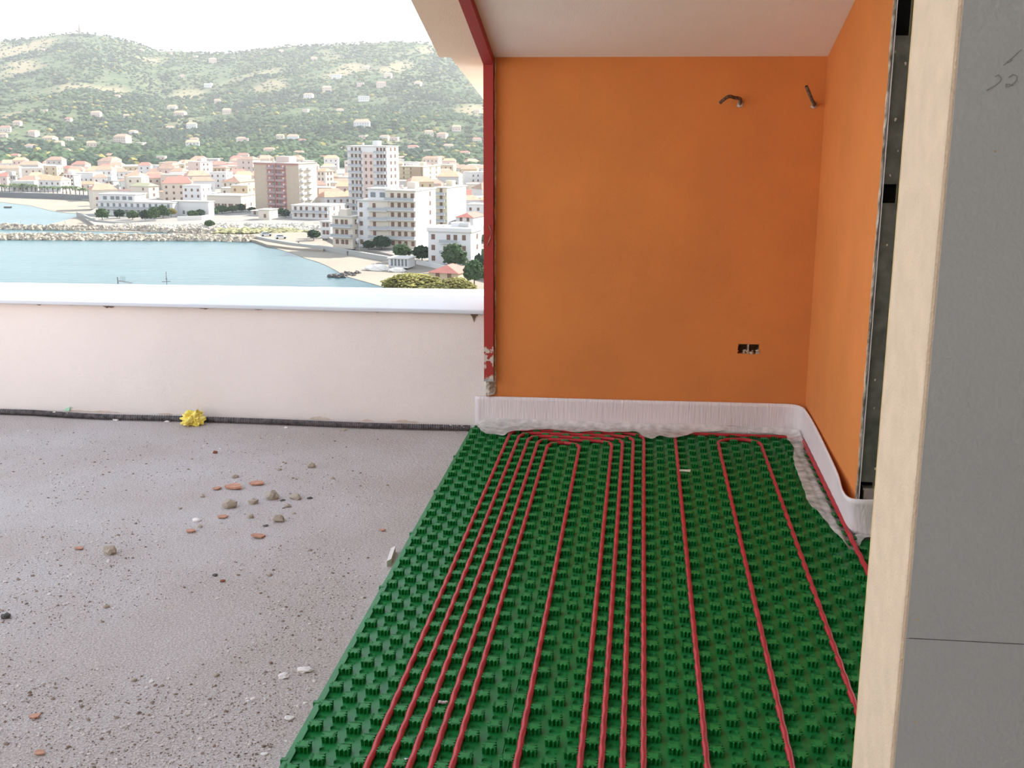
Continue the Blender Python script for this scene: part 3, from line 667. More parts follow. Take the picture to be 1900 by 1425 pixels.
# --- hills
RIDGE = [(-900, 120), (-400, 112), (-150, 92), (0, 78), (50, 74), (100, 66), (150, 61), (200, 68), (250, 80), (285, 95), (330, 95), (380, 100), (440, 97), (470, 92), (530, 85), (600, 83), (700, 77), (760, 76), (800, 80), (840, 89), (900, 98), (1000, 104), (1200, 112), (2200, 150)]
PROF = [(1000, 0), (1200, .08), (1500, .27), (1900, .53), (2300, .80), (2600, 1.0)]
def interp(T, x):
    if x <= T[0][0]: return T[0][1]
    for (x0, y0), (x1, y1) in zip(T, T[1:]):
        if x <= x1: return y0+(y1-y0)*(x-x0)/(x1-x0)
    return T[-1][1]
def hill_z(px_, D):
    yr = interp(RIDGE, 950+(px_-950)*1.016)
    if D <= 2600:
        yb = 712.5+F*math.tan(math.atan((CAM.z-GR)/1000.0)-PITCH)
        y = yb+(yr-yb)*interp(PROF, D); z = CAM.z-math.tan(PITCH+math.atan((y-712.5)/F))*D
    else: z = CAM.z-math.tan(PITCH+math.atan((yr-712.5)/F))*2600-(D-2600)*.25
    return z
def hill_pt(px_, D):
    d = ray(px_, 223); d.z = 0; d /= (d.x*_f.x+d.y*_f.y)/math.hypot(_f.x, _f.y)
    x, y = d.x*D, d.y*D; z = hill_z(px_, D)
    k = min(1, max(0, (D-1050)/400))*min(1, max(.06, (2640-D)/500))
    v = Vector((x*.004, y*.004, .3))
    z += k*(16*(noise.noise(v)) + 7*noise.noise(v*3.1))
    return Vector((x, y, z))
def field(p):
    n = noise.noise(Vector((p.x*.0052+3, p.y*.0030, .7)))*.8+noise.noise(Vector((p.x*.013, p.y*.008, 5.2)))*.45
    return n
pxs = [-900+i*14 for i in range(222)]; Ds = [1000+i*24 for i in range(78)]
rows = [[hill_pt(x, D) for x in pxs] for D in Ds]
b = MB(); b.grid(rows); hil = b.obj('hills', M_HILL, smooth=True); struct(hil, 'scrubby green and tan hillside behind the town')
va = hil.data.color_attributes.new('field', 'FLOAT_COLOR', 'POINT')
fd = []
for p in b.v:
    q = Vector(p); left = max(0, min(1, (-q.x/q.y-.42)/.10)); k = field(q)+.25*left+.12*max(0, min(1, (q.z-60)/80))
    k = max(0, min(1, (k-.35)/.16))*.85; fd += [k, k, k, 1]
va.data.foreach_set('color', fd)
# scrub and trees on the slope, uncountable
groves = [MB(), MB(), MB()]; rg = random.Random(31)
cnt = 0
while cnt < 22000:
    px_ = rg.uniform(-260, 1180); u_ = rg.random(); D = 1010+1600*u_**.9
    p = hill_pt(px_, D); f_ = field(p)
    left = max(0, min(1, (-p.x/p.y-.42)/.10)); k = f_+.25*left+.12*max(0, min(1, (p.z-60)/80))
    if k > .39 and rg.random() < .85: continue
    dn = noise.noise(Vector((p.x*.009, p.y*.0055, 9)))+.5*noise.noise(Vector((p.x*.022, p.y*.014, 4)))
    if dn+rg.uniform(-.28, .38)-.16*left < -.16 and D > 1250: continue
    s_ = rg.uniform(1.5, 3.9)*(1.25 if D < 1350 else 1)*(1.0 if D < 2100 else .8)
    g_ = 0 if dn+rg.uniform(-.2, .2) > .12 else 1
    if rg.random() < .05: g_ = 2
    groves[g_].blob((p.x, p.y, p.z+s_*.45), s_, (1.3, 1.3, .85), .35, rg); cnt += 1
for k_ in range(9000):                        # low bushes everywhere between the woods
    p = hill_pt(rg.uniform(-260, 1180), 1150+1450*rg.random()); s_ = rg.uniform(.9, 2.0)
    groves[1 if rg.random() < .6 else 0].blob((p.x, p.y, p.z+s_*.3), s_, (1.5, 1.3, .7), .35, rg)
for g_, nm in zip(groves, ('dark evergreen scrub covering the hillside', 'mid green scrub and olive groves on the hillside', 'yellowish bushes scattered over the hillside')):
    tag(g_.obj('hillside_scrub', M_LEAF[groves.index(g_)]), nm, 'scrub', kind='stuff')

# --- buildings
def wallquad(mb, o, ud, x0, x1, z0, z1, nrm, t=.12):
    pass
def building(label, x0, xc, x1, yb, yt, th, cl, floors, lw=(), rw=(), bal=None, roof='flat', name='apartment_building', cr=None, balr=None, gz_=GR, wmat=None, setback=None, rail=None, hwin=1.5, wwin=1.1, group=None):
    """corner-on block: near corner at (xc, yb); left face to x0, right face to x1; windows at the given fractions of each face"""
    C = at_z(xc, yb, gz_); th = math.radians(th)
    u = Vector((-math.cos(th), math.sin(th), 0)); v = Vector((math.sin(th), math.cos(th), 0))
    def hit(px_, d):
        r_ = ray(px_, yb); nx, ny = -r_.y, r_.x; den = d.x*nx+d.y*ny
        return -((C.x)*nx+(C.y)*ny)/den
    a = abs(hit(x0, u)); bb = abs(hit(x1, v)) if x1 > xc+.5 else 8.0
    dist = math.hypot(C.x, C.y); hgt = at_y(xc, yt, C.y).z-gz_
    t = thing(name, label, 'building', C, math.pi-th, group)       # local x runs along the left face, local -y along the right face
    m_ = MB(); m_.box(0, a, -bb, 0, -.6, hgt); m_.obj('walls', WALLS[cl], t)
    if cr:
        m_ = MB(); m_.box(-.06, .0, -bb, 0, -.6, hgt-.05); m_.obj('side_wall', WALLS[cr], t)
    fh = hgt/floors
    wm = MB(); wm.box(-wwin/2, wwin/2, 0, .10, 0, hwin); wme = wm.mesh('window', wmat or M_SHUT)
    wm = MB(); wm.box(-.10, 0, -wwin/2, wwin/2, 0, hwin); wmr = wm.mesh('window', wmat or M_SHUT)
    for f_ in range(floors):
        z = f_*fh+.9 if fh > 2.6 else f_*fh+.6
        for q in lw: inst('window', wme, t, (a*q, 0, z))
        for q in rw: inst('window', wmr, t, (-.06 if cr else 0, -bb*q, z))
    if bal:
        for q0, q1 in bal:
            wdt = a*(q1-q0)
            m_ = MB(); m_.box(-wdt/2, wdt/2, 0, 1.3, -.16, .02); sm = m_.mesh('balcony', M_SLAB)
            m_ = MB(); m_.box(-wdt/2, wdt/2, 1.24, 1.3, .02, .95); m_.box(-wdt/2, -wdt/2+.06, 0, 1.24, .02, .95); m_.box(wdt/2-.06, wdt/2, 0, 1.24, .02, .95); rm = m_.mesh('railing', rail or M_RAIL)
            for f_ in range(1, floors):
                o = inst('balcony', sm, t, (a*(q0+q1)/2, 0, f_*fh)); inst('railing', rm, o)
    if balr:
        for q0, q1 in balr:
            wdt = bb*(q1-q0)
            m_ = MB(); m_.box(-1.2, 0, -wdt/2, wdt/2, -.16, .85); sm = m_.mesh('balcony', M_SLAB)
            for f_ in range(1, floors): inst('balcony', sm, t, (-.06 if cr else 0, -bb*(q0+q1)/2, f_*fh))
    if roof == 'flat':
        m_ = MB(); m_.box(-.35, a+.35, -bb-.35, .35, hgt, hgt+.25); o = m_.obj('roof_slab', ROOFS['flat'], t)
        rg_ = random.Random(int(xc*3+yb)); m_ = MB()
        if floors > 2:
            m_.box(a*.35, a*.35+3, -bb*.6-1.5, -bb*.6+1.5, hgt+.25, hgt+2.4); m_.obj('stair_head', WALLS[cl], t)
            m_ = MB(); m_.box(a*.7, a*.7+.8, -bb*.4-.4, -bb*.4+.4, hgt+.25, hgt+1.5); m_.obj('chimney', WALLS['pink'], t)
    elif roof != 'none':
        rh = min(a, bb)*.22; ov = .5; m_ = MB()
        if a >= bb:
            m_.add([(-ov, ov, hgt), (a+ov, ov, hgt), (a+ov, -bb-ov, hgt), (-ov, -bb-ov, hgt), (bb*.3, -bb/2, hgt+rh), (a-bb*.3, -bb/2, hgt+rh)], [(0, 1, 5, 4), (2, 3, 4, 5), (1, 2, 5), (3, 0, 4), (3, 2, 1, 0)])
        else:
            m_.add([(-ov, ov, hgt), (a+ov, ov, hgt), (a+ov, -bb-ov, hgt), (-ov, -bb-ov, hgt), (a/2, -a*.3, hgt+rh), (a/2, -bb+a*.3, hgt+rh)], [(0, 1, 4), (1, 2, 5, 4), (2, 3, 5), (3, 0, 4, 5), (3, 2, 1, 0)])
        m_.obj('roof', ROOFS[roof], t)
    FOOT.append((C+u*a/2+v*bb/2, math.hypot(a, bb)/2)); PXS.append((x0, x1, yt, yb, dist))
    t['dims'] = 0; del t['dims']
    return t, a, bb, hgt, fh
FOOT = []; PXS = []
bd = building
# tan tower with the recessed red balcony strip
t, a, bb, h, fh = bd('tan tiled tower block with a dark red balcony strip down its shaded face', 475, 557, 590, 394, 304, 24, 'tan', 8, (), (), None, cr='cream', balr=((.08, .30), (.45, .72)))
m_ = MB(); m_.box(a*.28, a*.71, -.02, .05, 0, h-.2); m_.obj('red_panel', WALLS['rose'], t)
m_ = MB(); m_.box(a*.49, a*.505, .05, .9, 0, h-.1); m_.obj('fin', WALLS['rose'], t)
m_ = MB(); m_.box(-.2, a+.2, .0, .25, h-.7, h-.1); m_.obj('cornice', WALLS['rose'], t)
wm = MB(); wm.box(-.6, .6, 0, .1, 0, 2.0); wd1 = wm.mesh('window', M_PANE); wm = MB(); wm.box(-.45, .45, 0, .1, 0, 1.5); wd2 = wm.mesh('window', M_SLAB)
m_ = MB(); m_.box(-a*.09, a*.09, 0, 1.1, -.12, .9); br = m_.mesh('balcony', flat('rose_railing', (.42, .30, .30)))
for f_ in range(8):
    for q in (.34, .43, .56, .65): inst('window', wd1 if q in (.43, .56) else wd2, t, (a*q, .05, f_*fh+.3))
    for q in (.39, .60): inst('balcony', br, t, (a*q, .05, f_*fh+.05))
m_ = MB(); m_.box(a*.32, a*.62, -bb*.7, -bb*.3, h+.25, h+3.0); m_.obj('roof_room', WALLS['pink'], t)
# tall pinkish-white tower
t, a, bb, h, fh = bd('tall pinkish white tower block of ten floors rising above the town', 648, 720, 741.5, 396, 272, 20, 'white', 10, (.06, .14, .23, .68, .78, .88), (.35, .7), ((0.02, .30), (.63, .96)), cr=None)
m_ = MB(); m_.box(a*.33, a*.60, 0, .06, 0, h-2.6); m_.obj('pink_panel', WALLS['pink'], t)
wm = MB(); wm.box(-.5, .5, .06, .16, 0, 1.4); we = wm.mesh('window', M_SHUT)
for f_ in range(9):
    for q in (.40, .53): inst('window', we, t, (a*q, 0, f_*fh+.9))
# six-storey balcony blocks
t, a, bb, h, fh = bd('block with a white end strip and cream balconies, left of the full-width balcony block', 665, 722, 745, 460, 374, 14, 'white', 5, (.88, .45), (), ((.0, .62),), name='apartment_building')
m_ = MB(); m_.box(.0, a*.62, -.01, .05, 0, h); m_.obj('cream_panel', WALLS['cream'], t)
m_ = MB(); m_.box(0, a*.72, -bb*.9, -1.6, h+.25, h+3.8); m_.obj('penthouse', WALLS['white'], t)
wm = MB(); wm.box(-.9, .9, 0, .1, 0, 1.6); we = wm.mesh('window', M_PANE)
for q in (.25, .55): inst('window', we, t, (a*q, -1.6, h+1.2))
m_ = MB(); m_.box(-.4, a*.76, -bb*.95, -1.2, h+3.8, h+4.1); m_.obj('penthouse_roof', ROOFS['flat'], t)
bd('six-storey cream block with full-width balconies and blank white end wall', 718, 772, 809, 462, 355, 12, 'cream', 6, (.10, .34, .55, .78), (.72,), ((0, 1.0),), cr='white')
bd('yellowish six-storey block with stacked balconies, farthest right of the high blocks', 806, 830, 865, 424, 349, 16, 'yellow', 6, (.45,), (), ((.1, .85),), cr='white')
t, a, bb, h, fh = bd('cream three-storey apartment block with three balcony rows beside the beach', 618, 655, 668, 459, 403, 18, 'cream', 3, (.30, .50, .78), (.5,), ((0, 1.0),))
m_ = MB(); m_.tube([(-.2, -bb*.3, h*.22), (-1.0, -bb*.3, h*.22)], .1, 6); m_.blob((-1.2, -bb*.3, h*.22), .9, (.35, 1, 1.2), .05); m_.obj('satellite_dish', WALLS['white'], t)
m_ = MB(); m_.blob((-1.0, -bb*.4, h*.85), .8, (.35, 1, 1.1), .05); m_.tube([(0, -bb*.4, h*.8), (-1.0, -bb*.4, h*.85)], .08, 6); m_.obj('satellite_dish', WALLS['white'], t)
bd('small white two-storey house left of the cream three-storey block', 595, 614, 619, 440, 412, 18, 'white', 2, (.3, .65), (), None, name='house')
# white house on the right with balconies and brown shutters
t, a, bb, h, fh = bd('white three-storey house with brown shutters at the right behind the green tree', 795, 874, 893, 492, 432, 10, 'white', 3, (.16, .36, .52, .88), (.6,), None, name='house')
m_ = MB(); m_.box(-.3, a+.3, -bb-.3, .3, h+.25, h+1.2); m_.obj('roof_parapet', WALLS['white'], t)
wdt = a*.42; m_ = MB(); m_.box(-wdt/2, wdt/2, 0, 1.3, -.16, .02); sm = m_.mesh('balcony', M_SLAB); m_ = MB(); m_.box(-wdt/2, wdt/2, 1.24, 1.3, .02, .95); rm = m_.mesh('railing', M_RAIL)
for f_ in (1, 2): o = inst('balcony', sm, t, (a*.50, 0, f_*fh)); inst('railing', rm, o)
m_ = MB(); m_.tube([(a*.15, -bb*.5, h+1.6), (a*.38, -bb*.5, h+1.6)], .9, 10); m_.obj('water_tank', WALLS['grey'], t)
# low long building and others of the middle ground
bd('long low white two-storey building with a gallery left of the beach blocks', 542, 612, 640, 408, 383, 12, 'white', 2, (.1, .25, .42, .6, .75, .9), (.3, .7), ((.02, .98),), name='house')
t, a, bb, h, fh = bd('scaffolded yellow block to the right of the tall tower', 741, 786, 818, 352, 310, 18, 'yellow', 5, (.2, .5, .8), (.4, .75), None)
m_ = MB()
for k in range(9): m_.tube([(a*k/8, 1.3, 0), (a*k/8, 1.3, h+1)], .09, 4)
for k in range(7): m_.tube([(0, 1.3, h*k/6), (a, 1.3, h*k/6)], .09, 4); m_.box(0, a, .3, 1.2, h*k/6-.05, h*k/6)
m_.obj('scaffolding', flat('scaffold_ochre', (.50, .36, .18)), t)
m_ = MB(); m_.box(a*.05, a*.45, 1.4, 1.45, 1, h); m_.obj('debris_net', flat('scaffold_net', (.40, .30, .20)), t)
bd('cream house with a bright orange hipped roof right behind the tan tower', 588, 605, 620, 358, 318, 26, 'cream', 4, (.3, .7), (.3, .7), None, roof='orange', name='house')
# white seaside hotel, stepped
t, a, bb, h, fh = bd('long white seaside hotel with stepped storeys and terraces on the point', 183, 322, 345, 402, 377, 6, 'white', 2, (.06, .14, .22, .30, .38, .46, .54, .62, .70, .78, .86, .94), (.5,), ((.02, .98),), name='hotel', wmat=M_PANE)
m_ = MB(); m_.box(a*.52, a*1.0, -bb, -1.5, h, h+3.2); m_.obj('upper_storey', WALLS['white'], t)
wm = MB(); wm.box(-.9, .9, 0, .1, 0, 1.5); we = wm.mesh('window', M_PANE)
for q in (.58, .66, .75, .82, .92): inst('window', we, t, (a*q, -1.5, h+.9))
m_ = MB(); m_.box(a*.5, a*1.01, -bb, -1.2, h+3.2, h+3.45); m_.obj('upper_roof', WALLS['white'], t)
bd('white pitched-roof hall attached to the right end of the hotel', 318, 388, 398, 402, 375, 8, 'white', 1, (.3, .66), (), None, roof='flat', name='hall', wmat=M_PANE)
bd('long cream two-storey building with a row of dark windows right of the hotel', 385, 448, 474, 388, 364, 8, 'cream', 1, (.06, .14, .27, .34, .46, .54, .66, .74, .86), (.3, .7), None, name='house')
bd('dark low beach bar building at the foot of the tan tower', 466, 490, 512, 401, 392, 10, 'grey', 1, (.3, .7), (), None, name='house')
bd('low white shed with flat roof in front of the tan tower', 480, 500, 516, 408, 390, 14, 'cream', 1, (.4,), (), None, name='shed')
bd('big cream warehouse with an olive pitched roof behind the hotel', 243, 277, 296, 368, 346, 20, 'cream', 2, (.3,), (.5,), None, roof='olive', name='warehouse')
bd('white four-storey house with blue-grey balconies above the promenade palms', 119, 139, 152, 353, 325, 18, 'white', 4, (.2, .5, .8), (), ((.05, .95),), name='house')
bd('grey and white three-storey block standing taller at the back of the town', 351, 373, 396, 338, 301, 28, 'pink', 4, (.25,), (.3, .6), None, cr='white')
bd('ochre long house beside the grey and white tall block', 396, 420, 428, 337, 312, 14, 'ochre', 3, (.2, .5, .8), (), None, roof='brown', name='house')
bd('pink house with a broad brown roof behind the town, near the tan tower', 441, 470, 484, 326, 296, 16, 'pink', 3, (.25, .6), (.5,), None, roof='brown', name='house')
bd('white house with a deep red roof directly behind the hotel, left part', 218, 256, 258, 366, 353, 12, 'white', 1, (.2, .4), (), None, roof='red', name='house')
bd('low pink house with a wide salmon roof behind the middle of the hotel', 296, 326, 338, 371, 357, 20, 'peach', 1, (.3,), (.5,), None, roof='orange', name='house')
bd('cream house with a broad red roof left of the tan tower', 412, 446, 474, 360, 338, 16, 'cream', 2, (.2, .5, .8), (.3, .6), None, roof='terracotta', name='house')
bd('white bungalow with dark windows among the middle roofs', 354, 392, 410, 346, 328, 8, 'white', 1, (.2, .4, .6, .8), (.5,), None, name='house', wmat=M_PANE)
bd('yellow house left of the promenade, facing the far beach', 32, 40, 50, 349, 330, 22, 'grey', 2, (.4,), (.5,), None, cr='yellow', name='house')
bd('blue-grey house at the far left promenade', 20, 31, 34, 350, 326, 20, 'grey', 3, (.3, .7), (), None, name='house')
bd('ochre house with an orange hipped roof above the left promenade', 63, 86, 108, 346, 330, 25, 'ochre', 2, (.3, .7), (.5,), None, roof='orange', name='house')
bd('white gabled house with brown roof right at the left promenade', 74, 90, 106, 352, 338, 25, 'white', 2, (.5,), (.5,), None, roof='brown', name='house')
bd('cream house with a wide salmon roof right of the four-storey house', 140, 175, 190, 352, 342, 14, 'cream', 1, (.3, .6), (), None, roof='orange', name='house')
bd('cream house with a dark red roof standing high behind the four-storey house', 114, 130, 146, 330, 312, 20, 'cream', 2, (.4,), (.5,), None, roof='red', name='house')
bd('blue-grey three-storey house left of the hotel', 196, 212, 222, 362, 336, 16, 'grey', 3, (.3, .7), (), ((.1, .9),), name='house')
bd('white house with a bright red tiled roof at the right edge', 846, 878, 900, 424, 404, 14, 'white', 2, (.3, .7), (), None, roof='red', name='house')
bd('low house with a faded red roof in front, between the olive-green trees', 796, 850, 874, 522, 508, 14, 'ochre', 1, (.3, .7), (.5,), None, roof='red', name='house')
# bathing cabins
t, a, bb, h, fh = bd('row of white bathing cabins with dark doors and flat roofs by the beach', 721, 757, 770, 494, 481, 8, 'white', 1, (), (), None, roof='flat', name='bathing_cabins')
dm = MB(); dm.box(-.30, .30, 0, .08, 0, 2.1); dme = dm.mesh('door', M_PANE)
for q in (.10, .28, .46, .64, .82): inst('door', dme, t, (a*q, 0, 0))

# generic small houses -----------------------------------------------------------------
def small_house(C, wx, dy, hh, rz, wall, roof, label, group=None, gnd=.6):
    t = thing('house', label, 'building', C, rz, group)
    m_ = MB(); m_.box(-wx/2, wx/2, -dy/2, dy/2, -gnd, hh); m_.obj('walls', WALLS[wall], t)
    m_ = MB(); ov = .4
    if roof == 'flat': m_.box(-wx/2-.15, wx/2+.15, -dy/2-.15, dy/2+.15, hh, hh+.3)
    else:
        rh = min(wx, dy)*.24
        m_.add([(-wx/2-ov, -dy/2-ov, hh), (wx/2+ov, -dy/2-ov, hh), (wx/2+ov, dy/2+ov, hh), (-wx/2-ov, dy/2+ov, hh), (-wx/2+dy*.2, 0, hh+rh), (wx/2-dy*.2, 0, hh+rh)], [(0, 1, 5, 4), (2, 3, 4, 5), (1, 2, 5), (3, 0, 4), (3, 2, 1, 0)])
    m_.obj('roof', ROOFS[roof], t)
    nf = max(1, int(hh/3)); nw = max(2, int(wx/3.2)); m_ = MB()
    for f_ in range(nf):
        for k in range(nw):
            x = -wx/2+wx*(k+.5)/nw; m_.box(x-.5, x+.5, -dy/2-.08, -dy/2+.05, f_*3+.9, f_*3+2.2)
        for k in range(2):
            y = -dy/2+dy*(k+.5)/2; m_.box(wx/2-.05, wx/2+.08, y-.45, y+.45, f_*3+.9, f_*3+2.2)
    tag(m_.obj('window_openings', M_SHUT, t), kind='stuff')
    return t
ORD = {}
def order(x, o): ORD.setdefault(o['label'], []).append((x, o)); return o
NTH = ['first', 'second', 'third', 'fourth', 'fifth', 'sixth', 'seventh', 'eighth', 'ninth', 'tenth', 'eleventh', 'twelfth', 'thirteenth', 'fourteenth', 'fifteenth', 'sixteenth', 'seventeenth', 'eighteenth', 'nineteenth', 'twentieth', 'twenty-first', 'twenty-second', 'twenty-third', 'twenty-fourth', 'twenty-fifth', 'twenty-sixth']
rg = random.Random(77)
wn_ = {'white': 'white', 'cream': 'cream', 'pink': 'pink', 'peach': 'peach', 'ochre': 'ochre', 'grey': 'grey'}
made = 0; tries = 0; grid_ = []
while made < 300 and tries < 40000:
    tries += 1
    D = 480+540*rg.random()**1.0; px_ = rg.uniform(-40, 1075)
    d = ray(px_, 330); d.z = 0; d /= d.length; C = d*D; C.z = GR
    yy = 223+2082*(CAM.z-GR)/D
    lim = 343 if px_ < 185 else (374 if px_ < 480 else (392 if px_ < 620 else 418))
    if yy > lim: continue
    wx = rg.uniform(8, 15); dy = rg.uniform(8, 12); r0 = math.hypot(wx, dy)/2*.82
    if any((C-f_[0]).length < r0+f_[1]*.85 for f_ in FOOT): continue
    if any((C-q[0]).length < r0+q[1] for q in grid_): continue
    # keep the show sides of the landmark blocks clear
    if any(x0-6 < px_ < x1+6 and D < dd-2 and D > dd-45 and yb-yt > 20 for x0, x1, yt, yb, dd in PXS): continue
    hh = rg.choice([3.4, 5.5, 6.4, 6.4, 8.5, 9.5]); wall = rg.choice(['white', 'white', 'cream', 'cream', 'pink', 'peach', 'ochre', 'grey'])
    roof = rg.choice(['flat', 'flat', 'flat', 'terracotta', 'terracotta', 'orange', 'brown', 'red'])
    zone = 'at the far left' if px_ < 185 else 'behind the hotel' if px_ < 420 else 'near the tan tower' if px_ < 620 else 'near the tall tower' if px_ < 760 else 'at the far right'
    dep = 'low in town' if D < 640 else 'mid-town' if D < 820 else 'near the hill'
    order(px_, small_house(C, wx, dy, hh, rg.uniform(-.5, .5)+.25, wall, roof, '%s %s house, %s roof, %s, %s' % ('one-storey' if hh < 4 else 'two-storey' if hh < 7 else 'three-storey', wall, roof, dep, zone), 'small houses of the dense town'))
    grid_.append((C, r0)); made += 1
# hillside houses, each at its own spot on the slope
def on_hill(x, y):                            # the point of the slope seen at (x, y)
    xp = x
    for it in range(3):
        D = 1000.0
        while D < 2600:
            p = hill_pt(xp, D); v = p-CAM
            if 712.5+F*v.dot(_d)/v.dot(_f) <= y: break
            D += 6
        xp += x-(950+F*v.dot(_r)/v.dot(_f))
    return hill_pt(xp, D), D
HH = [(80, 95, 8), (263, 96, 10), (317, 102, 6), (363, 107, 9), (395, 117, 17), (338, 145, 9), (387, 163, 17), (218, 183, 12), (82, 209, 14), (179, 218, 21), (128, 226, 14), (235, 219, 13), (320, 206, 20), (335, 218, 25), (421, 211, 19), (404, 192, 15), (33, 234, 17), (11, 246, 22), (7, 255, 16), (63, 253, 21), (94, 266, 28), (128, 263, 18), (110, 272, 20), (228, 265, 32), (248, 251, 18), (170, 273, 21), (261, 273, 21), (361, 264, 17), (358, 275, 30), (448, 266, 22), (58, 280, 23), (123, 285, 17), (18, 284, 14), (315, 242, 15), (356, 240, 22), (307, 276, 12), (452, 297, 25), (583, 113, 14), (624, 146, 20), (720, 145, 17), (669, 160, 16), (707, 163, 20), (607, 171, 21), (573, 184, 20), (675, 187, 24), (568, 208, 13), (631, 210, 16), (672, 238, 35), (674, 258, 17), (520, 258, 17), (544, 262, 25), (561, 267, 15), (452, 266, 22), (796, 252, 20), (821, 257, 22), (847, 244, 20), (733, 261, 17), (714, 261, 20), (767, 281, 22), (832, 279, 22), (793, 286, 18), (885, 266, 20), (776, 159, 16), (885, 210, 14), (680, 128, 13), (522, 98, 10), (663, 84, 9), (500, 286, 24), (600, 300, 22), (555, 290, 20), (690, 275, 16), (640, 282, 18), (862, 292, 22), (746, 300, 20), (815, 300, 20), (30, 296, 20), (205, 296, 22), (300, 298, 20)]
zone = lambda x, y: ('high on the ' if y < 130 else 'half way up the ' if y < 215 else 'low on the ')+('left' if x < 160 else 'left-middle' if x < 330 else 'middle' if x < 560 else 'right-middle' if x < 700 else 'right')+' hillside'
seen = {}
for (x, y, wpx) in HH:
    p, D = on_hill(x, y); rgh = random.Random(int(x*13+y)); wx = wpx*D/F*.80
    wall = rgh.choice(['white', 'white', 'cream', 'pink', 'peach']); roof = rgh.choice(['terracotta', 'orange', 'flat', 'terracotta', 'red'])
    lab = '%s villa with %s roof %s' % (wall, roof, zone(x, y)); hh = min(7, max(3.2, wx*.42))
    extra = {0: '', 1: ', second such', 2: ', third such', 3: ', fourth such'}
    near = ' by the crest' if y < 105 else ' wider than its neighbours' if wpx > 24 else ', very small' if wpx < 14 else ''
    order(x, small_house(p+Vector((0, 0, .4)), wx, max(5, wx*.7), hh, rgh.uniform(-.3, .5), wall, roof, lab+near, 'scattered villas on the hillside', 4))
# monument on the hilltop
p, D = on_hill(148, 64); D = min(D, 2595)
s_ = D/F; t = thing('hilltop_tower', 'slender stone tower with a spire on the left hilltop', 'tower', p+Vector((0, 0, 1.5*s_)))
m_ = MB(); m_.tube([(0, 0, 0), (0, 0, 8*s_)], 2.4*s_, 8); m_.tube([(0, 0, 8*s_), (0, 0, 9*s_)], 3.0*s_, 8); m_.obj('shaft', flat('tower_stone', (.34, .27, .24)), t)
m_ = MB(); m_.tube([(0, 0, 9*s_), (0, 0, 12*s_), (0, 0, 18*s_)], lambda i: (1.9*s_, 1.4*s_, .4*s_)[i], 8); m_.obj('spire', flat('spire_stone', (.30, .26, .25)), t)
t = thing('tree_clump', 'dark green clump of pines around the hilltop tower', 'trees', p); m_ = MB(); rg = random.Random(12)
for k in range(150): m_.blob((max(-13, min(24, rg.gauss(8, 10)))*s_, rg.uniform(-20, 20), rg.uniform(-9, -1)*s_), rg.uniform(1.8, 3.4)*s_, (1, 1, 1), .35, rg)
tag(m_.obj('foliage', M_LEAF[0], t), kind='stuff')

# --- trees one by one
def crown_mesh(name, m_, seed, n=260, shape='round'):
    rg_ = random.Random(seed); b_ = MB()
    for k in range(n):
        th, ph = rg_.uniform(0, 2*math.pi), math.acos(rg_.uniform(-.75, 1)); r_ = rg_.uniform(.68, 1.0)
        lump_ = 1+.22*math.sin(3*th+seed)*math.sin(ph*2+seed)
        c = (math.cos(th)*math.sin(ph)*r_*lump_, math.sin(th)*math.sin(ph)*r_*lump_, math.cos(ph)*r_*.9)
        b_.blob(c, rg_.uniform(.07, .17)*(1 if n < 900 else .62), (1, 1, .8), .5, rg_)
    b_.blob((0, 0, 0), .72, (1, 1, .85), .1, rg_)
    return b_.mesh(name, m_)
CR = [crown_mesh('crown', M_LEAF[i], 40+i, (420, 420, 1100)[i]) for i in range(3)]
tk = MB(); tk.tube([(0, 0, 0), (.03, 0, .5), (0, .02, 1)], lambda i: (.09, .07, .04)[i], 7); TRUNK = tk.mesh('trunk', M_BARK)
def tree(x, yb, yt, wpx, kind, label, gz_=GR, group=None, ox=False):
    C = at_z(x, yb, gz_); D = (C-CAM).length; rad = wpx*D/F/2; hgt = (at_y(x, yt, C.y).z-gz_)
    t = thing('tree', label, 'tree', C, rnd.uniform(0, 6), group)
    if ox: order(x, t)
    rz = hgt*(.40 if kind == 2 else .50)
    inst('trunk', TRUNK, t, (0, 0, -.3), (0, 0, 0), (rad*.9, rad*.9, hgt*.6+.3)); inst('crown', CR[kind], t, (0, 0, hgt-rz*.96), (0, 0, 0), (rad, rad, rz))
tree(766, 556, 507, 104, 2, 'broad olive-yellow tree in front at the bottom of the view, above the white coping', SEA+.4)
tree(748, 560, 508, 66, 2, 'left lobe of the olive-yellow trees above the coping, beside the sand', SEA+.4)
tree(846, 565, 514, 66, 2, 'olive-yellow tree above the coping in front of the faded red roof', SEA+.4)
tree(816, 566, 521, 50, 2, 'lower olive-yellow tree between two taller ones above the coping', SEA+.4)
tree(843, 499, 451, 44, 1, 'large green tree in front of the white three-storey house')
tree(880, 528, 481, 40, 1, 'grey-green tree at the right edge beside the red frame')
tree(746, 480, 452, 34, 1, 'light green tree in front of the cream balcony block')
tree(783, 484, 455, 36, 0, 'dark bushy tree left of the white three-storey house')
tree(708, 463, 437, 34, 0, 'dark tree between the two balcony blocks')
tree(684, 463, 446, 22, 0, 'dark bush at the foot of the white end strip block')
tree(875, 346, 333, 30, 0, 'dark round tree at the right end of the town')
tree(888, 506, 470, 20, 0, 'dark green bush beside the red frame, above the grey-green tree')
tree(582, 444, 426, 24, 0, 'dark bush beside the small white house on the beach road')
tree(366, 366, 344, 24, 1, 'grey-green tree behind the middle of the hotel roofs')
tree(346, 344, 325, 26, 0, 'dark dome-shaped tree left of the white bungalow')
tree(389, 421, 408, 18, 1, 'green bush on the stone bank in front of the white wall')
tree(178, 378, 363, 18, 0, 'dark tree at the left end of the hotel')
